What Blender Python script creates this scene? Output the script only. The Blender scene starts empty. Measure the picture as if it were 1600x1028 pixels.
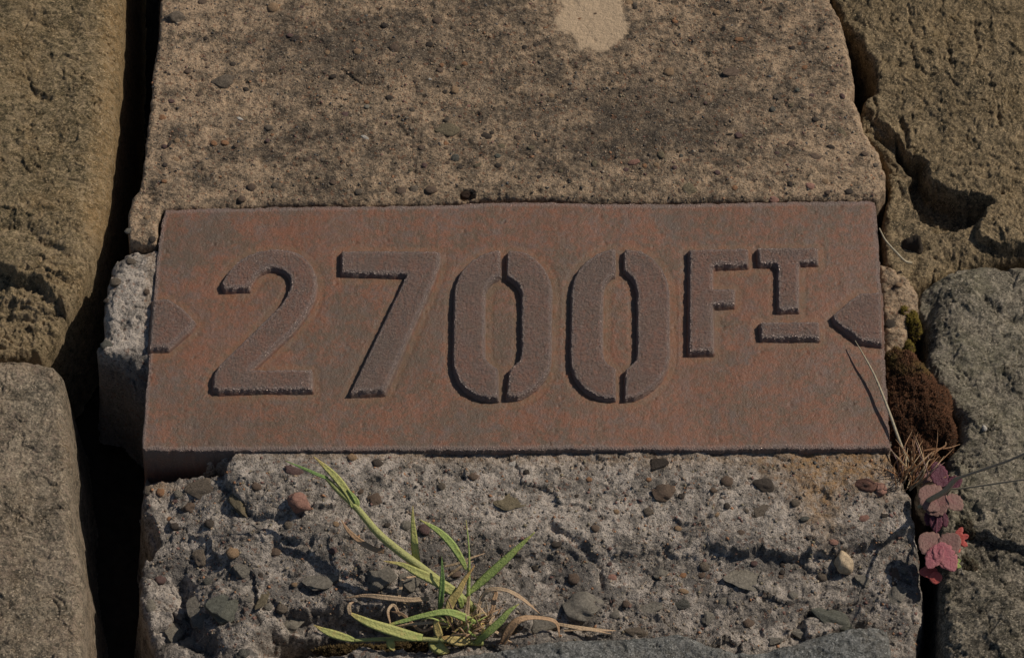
import bpy, math, random
import numpy as np
from mathutils import Vector, Matrix

S = bpy.context.scene
COL = S.collection
PI = math.pi
# ------------------------------------------------------------------ camera, sky, sun
TILT = math.radians(35.0); DIST = 1.65; FOC = 5244.0      # focal length in pixels of a 1600 px wide frame
cam_d = bpy.data.cameras.new('camera'); cam = bpy.data.objects.new('camera', cam_d); COL.objects.link(cam)
cam.location = (0, -DIST*math.sin(TILT), DIST*math.cos(TILT)); cam.rotation_euler = (TILT, 0, 0)
cam_d.sensor_width = 36; cam_d.lens = FOC/1600*36; cam_d.clip_start = 0.05; cam_d.clip_end = 200
S.camera = cam
SUN_AZ = math.radians(25.0); SUN_EL = math.radians(44.0)  # azimuth from +x towards +y
w = bpy.data.worlds.new('World'); S.world = w; w.use_nodes = True
nt = w.node_tree; nt.nodes.clear()
sk = nt.nodes.new('ShaderNodeTexSky'); sk.sky_type = 'NISHITA'; sk.sun_disc = False
sk.sun_elevation = SUN_EL; sk.sun_rotation = PI/2 - SUN_AZ
bg = nt.nodes.new('ShaderNodeBackground'); bg.inputs[1].default_value = 0.05
wo = nt.nodes.new('ShaderNodeOutputWorld')
nt.links.new(sk.outputs[0], bg.inputs[0]); nt.links.new(bg.outputs[0], wo.inputs[0])
sl = bpy.data.lights.new('sun', 'SUN'); sl.energy = 3.6; sl.angle = math.radians(0.5); sl.color = (1, 0.9, 0.77)
so = bpy.data.objects.new('sun', sl); COL.objects.link(so)
tosun = Vector((math.cos(SUN_EL)*math.cos(SUN_AZ), math.cos(SUN_EL)*math.sin(SUN_AZ), math.sin(SUN_EL)))
so.rotation_mode = 'QUATERNION'; so.rotation_quaternion = tosun.to_track_quat('Z', 'Y'); so.location = (1, .5, 1)
S.view_settings.view_transform = 'Standard'; S.view_settings.look = 'None'
S.view_settings.gamma = 1; S.view_settings.use_curve_mapping = False
S.view_settings.exposure = -0.25

# ------------------------------------------------------------------ geometry of the view: pixel <-> place
st, ct = math.sin(TILT), math.cos(TILT)
def P(px, py, z=0.0):
    """the place at height z that the photograph shows at (px, py)"""
    a = (px-800)/FOC; b = (514-py)/FOC
    d = (a, st + b*ct, -ct + b*st)
    k = (z - DIST*ct)/d[2]
    return (a*k, -DIST*st + d[1]*k, z)
def proj(x, y, z):
    dy = y + DIST*st; dz = z - DIST*ct
    dep = dy*st - dz*ct
    return 800 + FOC*x/dep, 514 - FOC*(dy*ct + dz*st)/dep
PX = DIST/FOC          # metres in one pixel near the middle

# ------------------------------------------------------------------ noise
def _hash(ix, iy, seed):
    h = (ix.astype(np.uint32)*np.uint32(374761393) + iy.astype(np.uint32)*np.uint32(668265263) + np.uint32((seed*2246822519) & 0xffffffff))
    h = (h ^ (h >> np.uint32(13)))*np.uint32(1274126177)
    h = (h ^ (h >> np.uint32(16)))*np.uint32(2246822519)
    return h ^ (h >> np.uint32(15))
def _r(h, k=0):
    return ((h >> np.uint32(k)) & np.uint32(0xffff)).astype(np.float32)/65535.0
def perlin(x, y, seed=0):
    x = np.asarray(x, np.float32); y = np.asarray(y, np.float32)
    fx = np.floor(x); fy = np.floor(y)
    ix = fx.astype(np.int32); iy = fy.astype(np.int32)
    tx = x-fx; ty = y-fy
    def g(ox, oy):
        a = _r(_hash(ix+ox, iy+oy, seed))*6.2831853
        return np.cos(a)*(tx-ox) + np.sin(a)*(ty-oy)
    sx = tx*tx*tx*(tx*(tx*6-15)+10); sy = ty*ty*ty*(ty*(ty*6-15)+10)
    a = g(0,0); b = g(1,0); c = g(0,1); d = g(1,1)
    return ((a+(b-a)*sx) + ((c+(d-c)*sx)-(a+(b-a)*sx))*sy)*1.5
def fbm(x, y, seed=0, o=4, gain=.5, lac=2.03):
    s = 0; a = 1; t = 0
    for i in range(o):
        s = s + a*perlin(x, y, seed+i*17); t += a
        x = x*lac + 3.7; y = y*lac - 1.9; a *= gain
    return s/t*1.6
def ridged(x, y, seed=0, o=4, gain=.55):
    s = 0; a = 1; t = 0
    for i in range(o):
        s = s + a*(1-np.abs(perlin(x, y, seed+i*31))*2.2); t += a
        x = x*2.07 + 1.7; y = y*2.07 + 5.9; a *= gain
    return s/t
def worley(x, y, seed=0):
    """F1, F2, cell hash, offset to the cell's point"""
    x = np.asarray(x, np.float32); y = np.asarray(y, np.float32)
    ix = np.floor(x).astype(np.int32); iy = np.floor(y).astype(np.int32)
    f1 = np.full(x.shape, 9, np.float32); f2 = f1.copy()
    hh = np.zeros(x.shape, np.uint32); ox_ = np.zeros_like(f1); oy_ = np.zeros_like(f1)
    for ox in (-1, 0, 1):
        for oy in (-1, 0, 1):
            h = _hash(ix+ox, iy+oy, seed)
            dx = x-(ix+ox+_r(h)); dy = y-(iy+oy+_r(h, 16))
            d = dx*dx+dy*dy
            m = d < f1
            f2 = np.where(m, f1, np.minimum(f2, d)); f1 = np.where(m, d, f1)
            hh = np.where(m, h, hh); ox_ = np.where(m, dx, ox_); oy_ = np.where(m, dy, oy_)
    return np.sqrt(f1), np.sqrt(f2), hh*np.uint32(2654435761), ox_, oy_
def facets(x, y, seed, tilt=1.0, step=.5):
    f1, f2, h, dx, dy = worley(x, y, seed)
    return (_r(h)-.5)*step + (_r(h, 5)-.5)*tilt*dx*2 + (_r(h, 11)-.5)*tilt*dy*2
def smooth(a, b, x):
    t = np.clip((x-a)/(b-a), 0, 1); return t*t*(3-2*t)
def sdf(poly, U, V):
    """signed distance to a polygon, positive inside; far points stay approximate"""
    p = np.array(poly, np.float32); n = len(p)
    d = np.full(U.shape, 1e9, np.float32); ins = np.zeros(U.shape, bool)
    for i in range(n):
        ax, ay = p[i]; bx, by = p[(i+1) % n]
        ex, ey = bx-ax, by-ay; L = ex*ex+ey*ey + 1e-9
        wx = U-ax; wy = V-ay
        t = np.clip((wx*ex+wy*ey)/L, 0, 1)
        d = np.minimum(d, (wx-ex*t)**2+(wy-ey*t)**2)
        if ay != by:
            c = (ay > V) != (by > V)
            ins ^= c & (U < ex*(V-ay)/ey + ax)
    d = np.sqrt(d)
    return np.where(ins, d, -d)
def sdline(pts, U, V):
    d = np.full(U.shape, 1e9, np.float32)
    for (ax, ay), (bx, by) in zip(pts[:-1], pts[1:]):
        ex, ey = bx-ax, by-ay; L = ex*ex+ey*ey+1e-9
        wx = U-ax; wy = V-ay; t = np.clip((wx*ex+wy*ey)/L, 0, 1)
        d = np.minimum(d, (wx-ex*t)**2+(wy-ey*t)**2)
    return np.sqrt(d)
def gauss(U, V, cx, cy, rx, ry, rot=0):
    c, s = math.cos(rot), math.sin(rot)
    a = ((U-cx)*c+(V-cy)*s)/rx; b = (-(U-cx)*s+(V-cy)*c)/ry
    return np.exp(-(a*a+b*b))

# ------------------------------------------------------------------ object helpers
def tag(o, label=None, cat=None, group=None, kind=None):
    if label: o['label'] = label
    if cat: o['category'] = cat
    if group: o['group'] = group
    if kind: o['kind'] = kind
    return o
def empty(name, loc, label, cat, group=None):
    o = bpy.data.objects.new(name, None); COL.objects.link(o); o.location = loc; o.empty_display_size = .01
    return tag(o, label, cat, group)
def link(name, me, mat=None, parent=None):
    o = bpy.data.objects.new(name, me); COL.objects.link(o)
    if mat is not None and not me.materials: me.materials.append(mat)
    if parent is not None: o.parent = parent
    return o
def mesh_np(name, co, quads, attrs=None, tris=None, shade=True):
    me = bpy.data.meshes.new(name)
    nq = len(quads) if quads is not None else 0; ntr = len(tris) if tris is not None else 0
    me.vertices.add(len(co)); me.vertices.foreach_set('co', np.ascontiguousarray(co, np.float32).ravel())
    me.loops.add(nq*4+ntr*3)
    idx = []
    if nq: idx.append(np.asarray(quads, np.int32).ravel())
    if ntr: idx.append(np.asarray(tris, np.int32).ravel())
    me.loops.foreach_set('vertex_index', np.concatenate(idx))
    me.polygons.add(nq+ntr)
    start = np.concatenate([np.arange(nq, dtype=np.int32)*4, nq*4+np.arange(ntr, dtype=np.int32)*3])
    me.polygons.foreach_set('loop_start', start)
    me.update(calc_edges=True); me.validate()
    for k, v in (attrs or {}).items():
        v = np.asarray(v, np.float32)
        if v.ndim == 1:
            a = me.attributes.new(k, 'FLOAT', 'POINT'); a.data.foreach_set('value', v)
        else:
            a = me.attributes.new(k, 'FLOAT_COLOR', 'POINT'); a.data.foreach_set('color', v.ravel())
    if shade: me.polygons.foreach_set('use_smooth', np.ones(nq+ntr, bool))
    return me
def axis(lo, hi, step, dlo, dhi):
    """dense between dlo and dhi, growing coarser outside"""
    a = max(lo, dlo); b = min(hi, dhi)
    if a >= b: a, b = lo, hi
    out = list(np.arange(a, b, step)) + [b]
    s = step; v = b
    while v < hi: s = min(s*1.15, .004); v += s; out.append(v)
    s = step; v = a
    while v > lo: s = min(s*1.15, .004); v -= s; out.insert(0, v)
    return np.array(out, np.float32)
VX0, VX1, VY0, VY1 = -.262, .262, -.205, .213
LOOK = {}
def heightfield(name, outline, zbase, feat, step=.0005, R=14, H=.008, deep=.075, wall=.007, edge_n=(2.5, 9), seed=0,
                mat=None, parent=None, z0=0.0, keep=None, origin=(0, 0, 0)):
    """outline in photograph pixels; zbase(x, y) the smooth top; feat(x, y, U, V, sd) -> (relief in metres, attributes)"""
    W = np.array([P(u, v, z0)[:2] for u, v in outline])
    m = wall + .004
    xs = axis(W[:, 0].min()-m, W[:, 0].max()+m, step, VX0, VX1)
    ys = axis(W[:, 1].min()-m, W[:, 1].max()+m, step, VY0, VY1)
    X, Y = np.meshgrid(xs, ys)
    ZB = zbase(X, Y) if callable(zbase) else np.full(X.shape, zbase, np.float32)
    U, V = proj(X, Y, ZB); U = U.astype(np.float32); V = V.astype(np.float32)
    sd = sdf(outline, U, V)
    mmx = X*1000; mmy = Y*1000
    amp, sc = edge_n
    sd = sd + amp*fbm(mmx/sc, mmy/sc, seed+900, 5, .6)
    if keep is not None: sd = np.minimum(sd, keep(U, V))
    t = np.clip(1-sd/R, 0, 1)
    prof = -H*(1-np.sqrt(np.clip(1-t*t, 0, 1)))
    Z0 = ZB + prof
    rel, attrs = feat(mmx, mmy, U, V, sd)
    Z = Z0 + rel
    out = np.clip(-sd*PX/wall, 0, 1)
    bottom = -deep
    Z = Z + (np.minimum(bottom, Z)-Z)*out**.8
    ok = sd > -wall/PX*1.02
    q = ok[:-1, :-1] | ok[1:, :-1] | ok[:-1, 1:] | ok[1:, 1:]
    nx = len(xs)
    I = np.arange(X.size).reshape(X.shape)
    quads = np.stack([I[:-1, :-1][q], I[:-1, 1:][q], I[1:, 1:][q], I[1:, :-1][q]], 1)
    used = np.unique(quads)
    remap = np.zeros(X.size, np.int32); remap[used] = np.arange(len(used))
    co = np.stack([X.ravel()[used]-origin[0], Y.ravel()[used]-origin[1], Z.ravel()[used]-origin[2]], 1)
    me = mesh_np(name, co, remap[quads], {k: v.ravel()[used] for k, v in attrs.items()})
    Zl = np.where(ok, Z, -1)
    LOOK.setdefault(name+str(id(me)), None)
    o = link(name, me, mat, parent)
    return o, (xs, ys, Zl)
def height_at(tab, x, y):
    xs, ys, Z = tab
    i = int(np.clip(np.searchsorted(xs, x), 1, len(xs)-1)); j = int(np.clip(np.searchsorted(ys, y), 1, len(ys)-1))
    return float(Z[j, i])
def surf(tab, px, py, z=-.005):
    """where the line of sight through a pixel meets a built surface"""
    for _ in range(12):
        x, y, _z = P(px, py, z)
        zn = height_at(tab, x, y)
        if zn < -.5: return P(px, py, z)[:2] + (-1.0,)
        z += (zn-z)*.6
    return P(px, py, z)

# ------------------------------------------------------------------ materials
class N:
    def __init__(s, name):
        s.m = bpy.data.materials.new(name); s.m.use_nodes = True; s.t = s.m.node_tree
        s.b = s.t.nodes['Principled BSDF']; s.tc = s.t.nodes.new('ShaderNodeTexCoord')
        s.mp = s.t.nodes.new('ShaderNodeMapping'); s.mp.inputs['Scale'].default_value = (1000,)*3
        s.L(s.tc.outputs['Object'], s.mp.inputs[0]); s.co = s.mp.outputs[0]
    def L(s, a, b): s.t.links.new(a, b)
    def put(s, sock, v):
        if isinstance(v, (int, float)):
            try: sock.default_value = v
            except TypeError: sock.default_value = (v, v, v, 1) if len(sock.default_value) == 4 else (v,)*3
        elif isinstance(v, tuple): sock.default_value = v if len(v) == 4 or len(sock.default_value) == 3 else v+(1,)
        else: s.L(v, sock)
    def map(s, scale, rot=(0, 0, 0)):
        n = s.t.nodes.new('ShaderNodeMapping'); n.inputs['Scale'].default_value = scale; n.inputs['Rotation'].default_value = rot
        s.L(s.co, n.inputs[0]); return n.outputs[0]
    def noise(s, scale, detail=4, rough=.6, dist=0, co=None):
        n = s.t.nodes.new('ShaderNodeTexNoise'); s.L(co or s.co, n.inputs['Vector'])
        n.inputs['Scale'].default_value = scale; n.inputs['Detail'].default_value = detail
        n.inputs['Roughness'].default_value = rough; n.inputs['Distortion'].default_value = dist
        return n.outputs['Fac']
    def vor(s, scale, feature='F1', out='Distance', co=None):
        n = s.t.nodes.new('ShaderNodeTexVoronoi'); n.feature = feature; s.L(co or s.co, n.inputs['Vector'])
        n.inputs['Scale'].default_value = scale; return n.outputs[out]
    def attr(s, name, out='Fac'):
        n = s.t.nodes.new('ShaderNodeAttribute'); n.attribute_name = name; return n.outputs[out]
    def math(s, op, a, b=0.0, c=None, clamp=False):
        n = s.t.nodes.new('ShaderNodeMath'); n.operation = op; n.use_clamp = clamp
        s.put(n.inputs[0], a); s.put(n.inputs[1], b)
        if c is not None: s.put(n.inputs[2], c)
        return n.outputs[0]
    def rng(s, v, a, b, c=0.0, d=1.0):
        n = s.t.nodes.new('ShaderNodeMapRange'); n.clamp = True; s.put(n.inputs[0], v)
        for i, k in enumerate((a, b, c, d)): n.inputs[i+1].default_value = k
        return n.outputs[0]
    def mix(s, f, a, b, mode='MIX'):
        n = s.t.nodes.new('ShaderNodeMix'); n.data_type = 'RGBA'; n.blend_type = mode
        s.put(n.inputs['Factor'], f); s.put(n.inputs['A'], a); s.put(n.inputs['B'], b)
        return [o for o in n.outputs if o.type == 'RGBA'][0]
    def sepx(s, c):
        n = s.t.nodes.new('ShaderNodeSeparateColor'); s.L(c, n.inputs[0]); return n.outputs[0]
    def bump(s, h, dist, strength=1.0, nrm=None):
        n = s.t.nodes.new('ShaderNodeBump'); s.put(n.inputs['Height'], h)
        n.inputs['Distance'].default_value = dist; s.put(n.inputs['Strength'], strength)
        if nrm is not None: s.L(nrm, n.inputs['Normal'])
        return n.outputs[0]
    def done(s, color, rough=.9, nrm=None, spec=.3, **kw):
        s.put(s.b.inputs['Base Color'], color); s.put(s.b.inputs['Roughness'], rough)
        s.put(s.b.inputs['Specular IOR Level'], spec)
        if nrm is not None: s.L(nrm, s.b.inputs['Normal'])
        for k, v in kw.items(): s.put(s.b.inputs[k], v)
        return s.m

def concrete_mat(name, dark, mid, light, stain, patch, ochre):
    """sandy concrete: attribute tone picks the weathering, patch the lichen, ochre the rust run-off"""
    n = N(name)
    big = n.noise(.05, 6, .65); m8 = n.noise(.22, 8, .72); fine = n.noise(1.3, 4, .75)
    t = n.math('ADD', n.attr('tone'), n.math('MULTIPLY', n.math('SUBTRACT', m8, .5), 3.0))
    t = n.math('ADD', t, n.math('MULTIPLY', n.math('SUBTRACT', n.noise(.08, 8, .74, .4), .5), 3.2))
    t = n.math('ADD', t, n.math('MULTIPLY', n.math('SUBTRACT', big, .5), .5))
    t = n.math('ADD', t, n.math('MULTIPLY', n.math('SUBTRACT', fine, .5), 1.1), clamp=True)
    c = n.mix(n.rng(t, 0, .5), dark, mid); c = n.mix(n.rng(t, .5, 1), c, light)
    # stained film
    sf = n.rng(n.math('ADD', n.noise(.11, 7, .7, .4), n.math('MULTIPLY', n.attr('stain'), .5)), .56, .8, 0, .8)
    c = n.mix(sf, c, stain)
    # single sand grains
    gr = n.sepx(n.vor(1.7, out='Color'))
    c = n.mix(n.rng(gr, .0, .22, .75, 0), c, (.035, .032, .03))
    c = n.mix(n.rng(gr, .9, .97, 0, .45), c, (.5, .42, .32))
    gd = n.sepx(n.vor(.75, out='Color'))
    c = n.mix(n.rng(gd, .93, .97, 0, .5), c, (.2, .09, .05))
    of = n.math('MULTIPLY', n.attr('ochre'), n.rng(n.noise(.3, 6, .7), .3, .65))
    c = n.mix(of, c, ochre)
    pf = n.rng(n.math('ADD', n.attr('patch'), n.math('MULTIPLY', n.math('SUBTRACT', n.noise(.35, 6, .75), .5), .9)), .42, .58)
    pc = n.mix(n.rng(n.noise(.7, 5, .7), .35, .75), patch, tuple(v*.68 for v in patch))
    c = n.mix(pf, c, pc)
    h = n.math('ADD', n.math('MULTIPLY', n.noise(1.1, 3, .7), 1.0), n.math('MULTIPLY', n.vor(1.7), -.45))
    h = n.math('MULTIPLY', h, n.rng(pf, 0, 1, 1, .35))
    nr = n.bump(h, .0011, .9)
    nr = n.bump(n.noise(.5, 5, .7), .0016, .6, nr)
    return n.done(c, .93, nr, .25)

def stone_mat(name, dark, mid, light, fleck, tint, tscale=.16, aniso=(1, 1, 1), rot=0.0, bumpd=.0016, tintamt=.6, flecks=.5, lich=None):
    n = N(name)
    co = n.map(aniso, (0, 0, rot))
    a = n.noise(tscale, 9, .74, .5, co); f = n.noise(1.1, 5, .75, .3, co)
    t = n.math('ADD', n.attr('tone'), n.math('MULTIPLY', n.math('SUBTRACT', a, .5), 3.6))
    t = n.math('ADD', t, n.math('MULTIPLY', n.math('SUBTRACT', n.noise(.5, 6, .75, 1.0, co), .5), 3.0))
    t = n.math('ADD', t, n.math('MULTIPLY', n.math('SUBTRACT', f, .5), 1.7), clamp=True)
    c = n.mix(n.rng(t, 0, .5), dark, mid); c = n.mix(n.rng(t, .5, 1), c, light)
    tf = n.math('MULTIPLY', n.math('ADD', n.rng(n.noise(.045, 5, .6), .45, .7), n.attr('tint')), n.rng(n.noise(.4, 5, .7), .3, .7), clamp=True)
    c = n.mix(n.math('MULTIPLY', tf, tintamt), c, tint)
    fk = n.noise(.62, 6, .78, 1.2, co)
    c = n.mix(n.rng(fk, .54, .63, 0, flecks), c, fleck)
    gr = n.sepx(n.vor(1.5, out='Color', co=co))
    c = n.mix(n.rng(gr, .0, .15, .6, 0), c, (.03, .028, .024))
    c = n.mix(n.rng(gr, .93, .98, 0, .5), c, tuple(min(1, v*1.9) for v in light))
    if lich:
        lf = n.rng(n.math('ADD', n.noise(.3, 8, .8, .8), n.math('MULTIPLY', n.math('SUBTRACT', n.attr('tone'), .5), .5)), .52, .64, 0, .65)
        c = n.mix(lf, c, lich)
    h = n.math('ADD', n.noise(1.1, 6, .8, .5, co), n.math('MULTIPLY', n.vor(1.3, co=co), -.3))
    nr = n.bump(h, bumpd, .9)
    nr = n.bump(n.noise(.3, 7, .78, .4, co), .0022, .55, nr)
    return n.done(c, .9, nr, .25)

def rust_mat():
    n = N('rusty_iron')
    a = n.noise(.055, 7, .72); b = n.noise(.25, 7, .75); f = n.noise(1.5, 4, .8)
    c = n.mix(n.rng(n.math('ADD', a, n.math('MULTIPLY', n.math('SUBTRACT', b, .5), 1.3)), .40, .60), (.130, .084, .052), (.215, .092, .050))
    c = n.mix(n.rng(n.noise(.12, 7, .75), .48, .64, 0, .8), c, (.15, .108, .09))
    c = n.mix(n.rng(n.noise(.13, 7, .82), .56, .70, 0, .55), c, (.28, .105, .05))
    c = n.mix(n.rng(n.noise(.2, 7, .85, .3), .55, .70, 0, .8), c, (.085, .082, .075))
    fg = n.noise(.8, 5, .8)
    c = n.mix(n.rng(fg, .34, .48, .6, 0), c, (.06, .036, .03))
    c = n.mix(n.rng(fg, .56, .7, 0, .5), c, (.27, .17, .125))
    big = n.noise(.018, 4, .6, .5)
    c = n.mix(n.rng(big, .5, .66, 0, .22), c, (.24, .095, .052)); c = n.mix(n.rng(big, .49, .36, 0, .6), c, (.105, .078, .056))
    # ochre film lying round the raised characters
    halo = n.math('MULTIPLY', n.attr('halo'), n.rng(n.noise(.2, 5, .6), .25, .55, .45, 1))
    c = n.mix(halo, c, (.25, .145, .068))
    # worn, bare skin of the raised metal
    ra = n.attr('worn')
    c = n.mix(n.math('MULTIPLY', ra, n.rng(b, .3, .6, .75, .3)), c, (.155, .092, .072))
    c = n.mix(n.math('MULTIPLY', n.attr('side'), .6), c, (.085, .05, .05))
    v = n.vor(1.15); fine = n.noise(1.5, 4, .8)
    h = n.math('ADD', n.math('MULTIPLY', v, -.5), fine)
    nr = n.bump(h, .0012, n.math('ADD', .3, n.math('MULTIPLY', ra, .7)))
    n2 = n.bump(n.noise(.4, 4, .7), .0007, .35, nr)
    rough = n.math('ADD', n.math('SUBTRACT', .52, n.math('MULTIPLY', ra, .2)), n.math('MULTIPLY', n.math('SUBTRACT', f, .5), .35), clamp=True)
    spec = n.math('ADD', .5, n.math('MULTIPLY', ra, .5))
    spk = n.math('MULTIPLY', n.rng(n.noise(1.1, 3, .75), .56, .66), n.math('MULTIPLY', n.math('ADD', ra, .12), .75)); c = n.mix(spk, c, (.50, .38, .33))  # bare-metal specks; glints are also painted into their pale colour
    rim = n.attr('rim'); c = n.mix(n.math('MULTIPLY', rim, .45), c, (.40, .33, .30))  # worn edges, with the bright edge highlight also painted into the colour
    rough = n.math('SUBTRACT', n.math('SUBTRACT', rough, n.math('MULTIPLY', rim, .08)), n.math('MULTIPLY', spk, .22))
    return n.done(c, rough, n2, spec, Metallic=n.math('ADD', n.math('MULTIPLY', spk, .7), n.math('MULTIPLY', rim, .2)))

def plain(name, c1, c2, rough=.7, scale=.4, bumpd=.0004, spec=.3, **kw):
    n = N(name)
    c = n.mix(n.rng(n.noise(scale, 5, .7), .35, .65), c1, c2)
    c = n.mix(n.rng(n.noise(scale*4, 3, .7), .56, .7, 0, .45), c, tuple(v*.45 for v in c1))
    nr = n.bump(n.noise(scale*2.5, 5, .7), bumpd, .8)
    return n.done(c, rough, nr, spec, **kw)

M_TOP = concrete_mat('weathered_concrete', (.085, .067, .050), (.25, .187, .126), (.50, .36, .235), (.088, .072, .056), (.56, .42, .28), (.36, .22, .10))
M_LOW = concrete_mat('broken_concrete', (.105, .096, .086), (.30, .265, .228), (.56, .49, .42), (.165, .15, .135), (.48, .40, .33), (.37, .22, .10))
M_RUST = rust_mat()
M_ST_UL = stone_mat('olive_brown_stone', (.085, .07, .04), (.27, .21, .115), (.52, .39, .235), (.04, .04, .034), (.45, .28, .12), aniso=(1, 1.4, 1), rot=.5, lich=(.44, .33, .2))
M_ST_LL = stone_mat('buff_grey_stone', (.09, .08, .062), (.275, .23, .165), (.50, .41, .30), (.06, .06, .055), (.3, .2, .11), tscale=.13, flecks=.6, lich=(.48, .36, .27))
M_ST_UR = stone_mat('olive_sandstone', (.075, .062, .04), (.275, .21, .122), (.48, .36, .215), (.035, .032, .03), (.33, .23, .11), aniso=(1.25, 1, 1), rot=.2, flecks=.4)
M_ST_LR = stone_mat('grey_green_stone', (.09, .08, .062), (.28, .245, .185), (.50, .43, .33), (.06, .062, .055), (.22, .21, .11), tscale=.13, rot=-.7, aniso=(1, 1.3, 1), flecks=.5, lich=(.44, .40, .29))
M_ST_B = stone_mat('grey_stone', (.095, .10, .095), (.205, .21, .198), (.36, .36, .34), (.10, .105, .105), (.24, .2, .15), tscale=.2, flecks=.35)
M_SOIL = plain('dark_soil', (.035, .026, .018), (.06, .045, .03), .95, .15, .002)

# ------------------------------------------------------------------ the ground in the joints
def build_soil():
    def feat(mx, my, U, V, sd):
        rel = .004*fbm(mx/22, my/22, 5, 4) + .0015*fbm(mx/4, my/4, 9, 4)
        return rel, {}
    def zb(X, Y):
        U, V = proj(X, Y, np.full(X.shape, -.02))
        z = np.full(X.shape, -.088, np.float32)
        z += .070*np.clip(gauss(U, V, 1445, 790, 34, 62)*1.35, 0, 1)
        z += .055*np.clip(gauss(U, V, 1425, 640, 60, 90)*1.4, 0, 1)
        z += .056*np.clip(gauss(U, V, 1405, 420, 46, 60)*1.5, 0, 1)
        z += .048*np.clip(gauss(U, V, 640, 995, 420, 40)*1.4, 0, 1)
        z += .058*np.clip(gauss(U, V, 1540, 400, 130, 26)*1.1, 0, 1)
        return z
    W = [P(-4000, -3600), P(5600, -3600), P(5600, 4600), P(-4000, 4600)]
    o, tab = heightfield('soil', [(-4000, -3600), (5600, -3600), (5600, 4600), (-4000, 4600)], zb, feat, step=.0012, R=1, H=0, mat=M_SOIL, seed=3)
    tag(o, kind='structure')
    return o, tab
soil, soil_tab = build_soil()

# ------------------------------------------------------------------ the concrete the plate is bedded in
block = empty('concrete_block', P(800, 500, -.05), 'weathered pebbly concrete block that holds the rusty number plate', 'concrete block')
bl = tuple(block.location)
PATCH = [(868,-20),(880,12),(864,34),(872,48),(893,55),(900,66),(905,80),(920,76),(938,84),(955,76),(966,66),(980,52),(982,36),(974,22),(970,-20)]
def feat_top(mx, my, U, V, sd):
    rel = .0016*fbm(mx/55, my/55, 11, 4) + .0006*fbm(mx/12, my/12, 13, 4, .6) + .00032*fbm(mx/3, my/3, 15, 4, .65)
    # pitted skin
    p1 = worley(mx/7.5, my/7.5, 21); m = _r(p1[2]) > .72
    rel -= np.where(m, .0011*np.clip(1-p1[0]/(.12+.2*_r(p1[2], 4)), 0, 1)**.6, 0)
    p2 = worley(mx/2.6, my/2.6, 23); m = _r(p2[2]) > .8
    rel -= np.where(m, .0006*np.clip(1-p2[0]/(.15+.2*_r(p2[2], 4)), 0, 1)**.6, 0)
    # flaked steps
    fl = fbm(mx/16, my/9, 27, 5, .6)
    rel -= .0005*smooth(.16, .2, fl)
    rel -= .0045*smooth(0, 5, sdf([(716,298),(724,294),(738,295),(745,300),(744,309),(728,313),(715,310)], U, V))   # hole at the plate's edge
    k = sdline([(535,108),(552,122),(566,131),(590,130)], U, V); rel -= .0012*np.exp(-(k/2.2)**2)
    k = sdline([(618,190),(628,200),(636,210)], U, V); rel -= .0009*np.exp(-(k/2.0)**2)
    k = sdline([(1322,50),(1330,90),(1338,130),(1330,150)], U, V); rel -= .002*smooth(9, 0, k)
    pit = smooth(-4, 4, sdf(PATCH, U, V))
    rel = rel*(1-.6*pit) + .0003*pit
    tone = .62 - .20*fbm(mx/60, my/45, 31, 3) 
    tone -= .17*gauss(U, V, 1040, 165, 230, 75) + .26*gauss(U, V, 560, 60, 200, 42) + .18*gauss(U, V, 800, 30, 70, 60)
    tone -= .15*gauss(U, V, 880, 230, 260, 40) + .12*gauss(U, V, 460, 230, 90, 60) + .14*gauss(U, V, 1140, 75, 60, 50)
    tone += .20*gauss(U, V, 690, 70, 90, 30) + .16*gauss(U, V, 290, 110, 60, 120) + .30*smooth(40, 4, sd)*smooth(1240, 1330, U)*(V < 300)
    tone += .12*gauss(U, V, 1300, 220, 90, 80) + .1*gauss(U, V, 480, 130, 70, 30) + .14*smooth(20, 2, sd)*(U < 300)
    stain = .45*gauss(U, V, 1010, 180, 240, 80) + .5*gauss(U, V, 560, 80, 160, 60) - .6*gauss(U, V, 300, 120, 80, 150) - .6*gauss(U, V, 1320, 200, 70, 150)
    return rel, {'tone': tone.astype(np.float32), 'stain': stain, 'patch': np.clip(.5+sdf(PATCH, U, V)/30, 0, 1), 'ochre': .25*smooth(8, 0, np.abs(V-318))*smooth(.1, .4, fbm(mx/30, my/30, 41, 2))}
TOP = [(250,-260),(251,0),(248,55),(239,110),(234,170),(226,235),(221,280),(219,292),(207,308),(200,328),(199,352),(202,368),(201,378),(220,381),(244,379),
       (249,345),(254,325),(300,325),(450,320),(600,319),(700,316),(756,309),(850,309),(925,315),(1100,314),(1250,312),(1372,311),(1384,292),(1384,268),(1372,235),(1350,200),(1343,170),(1330,150),(1336,128),(1330,90),(1322,52),(1312,25),(1298,0),(1290,-260)]
top, top_tab = heightfield('smooth_slab', TOP, lambda X, Y: .0006+.0*X, feat_top, R=10, H=.0035, deep=.07, edge_n=(2.2, 7), seed=1, mat=M_TOP, parent=block, origin=bl, wall=.006)

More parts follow.
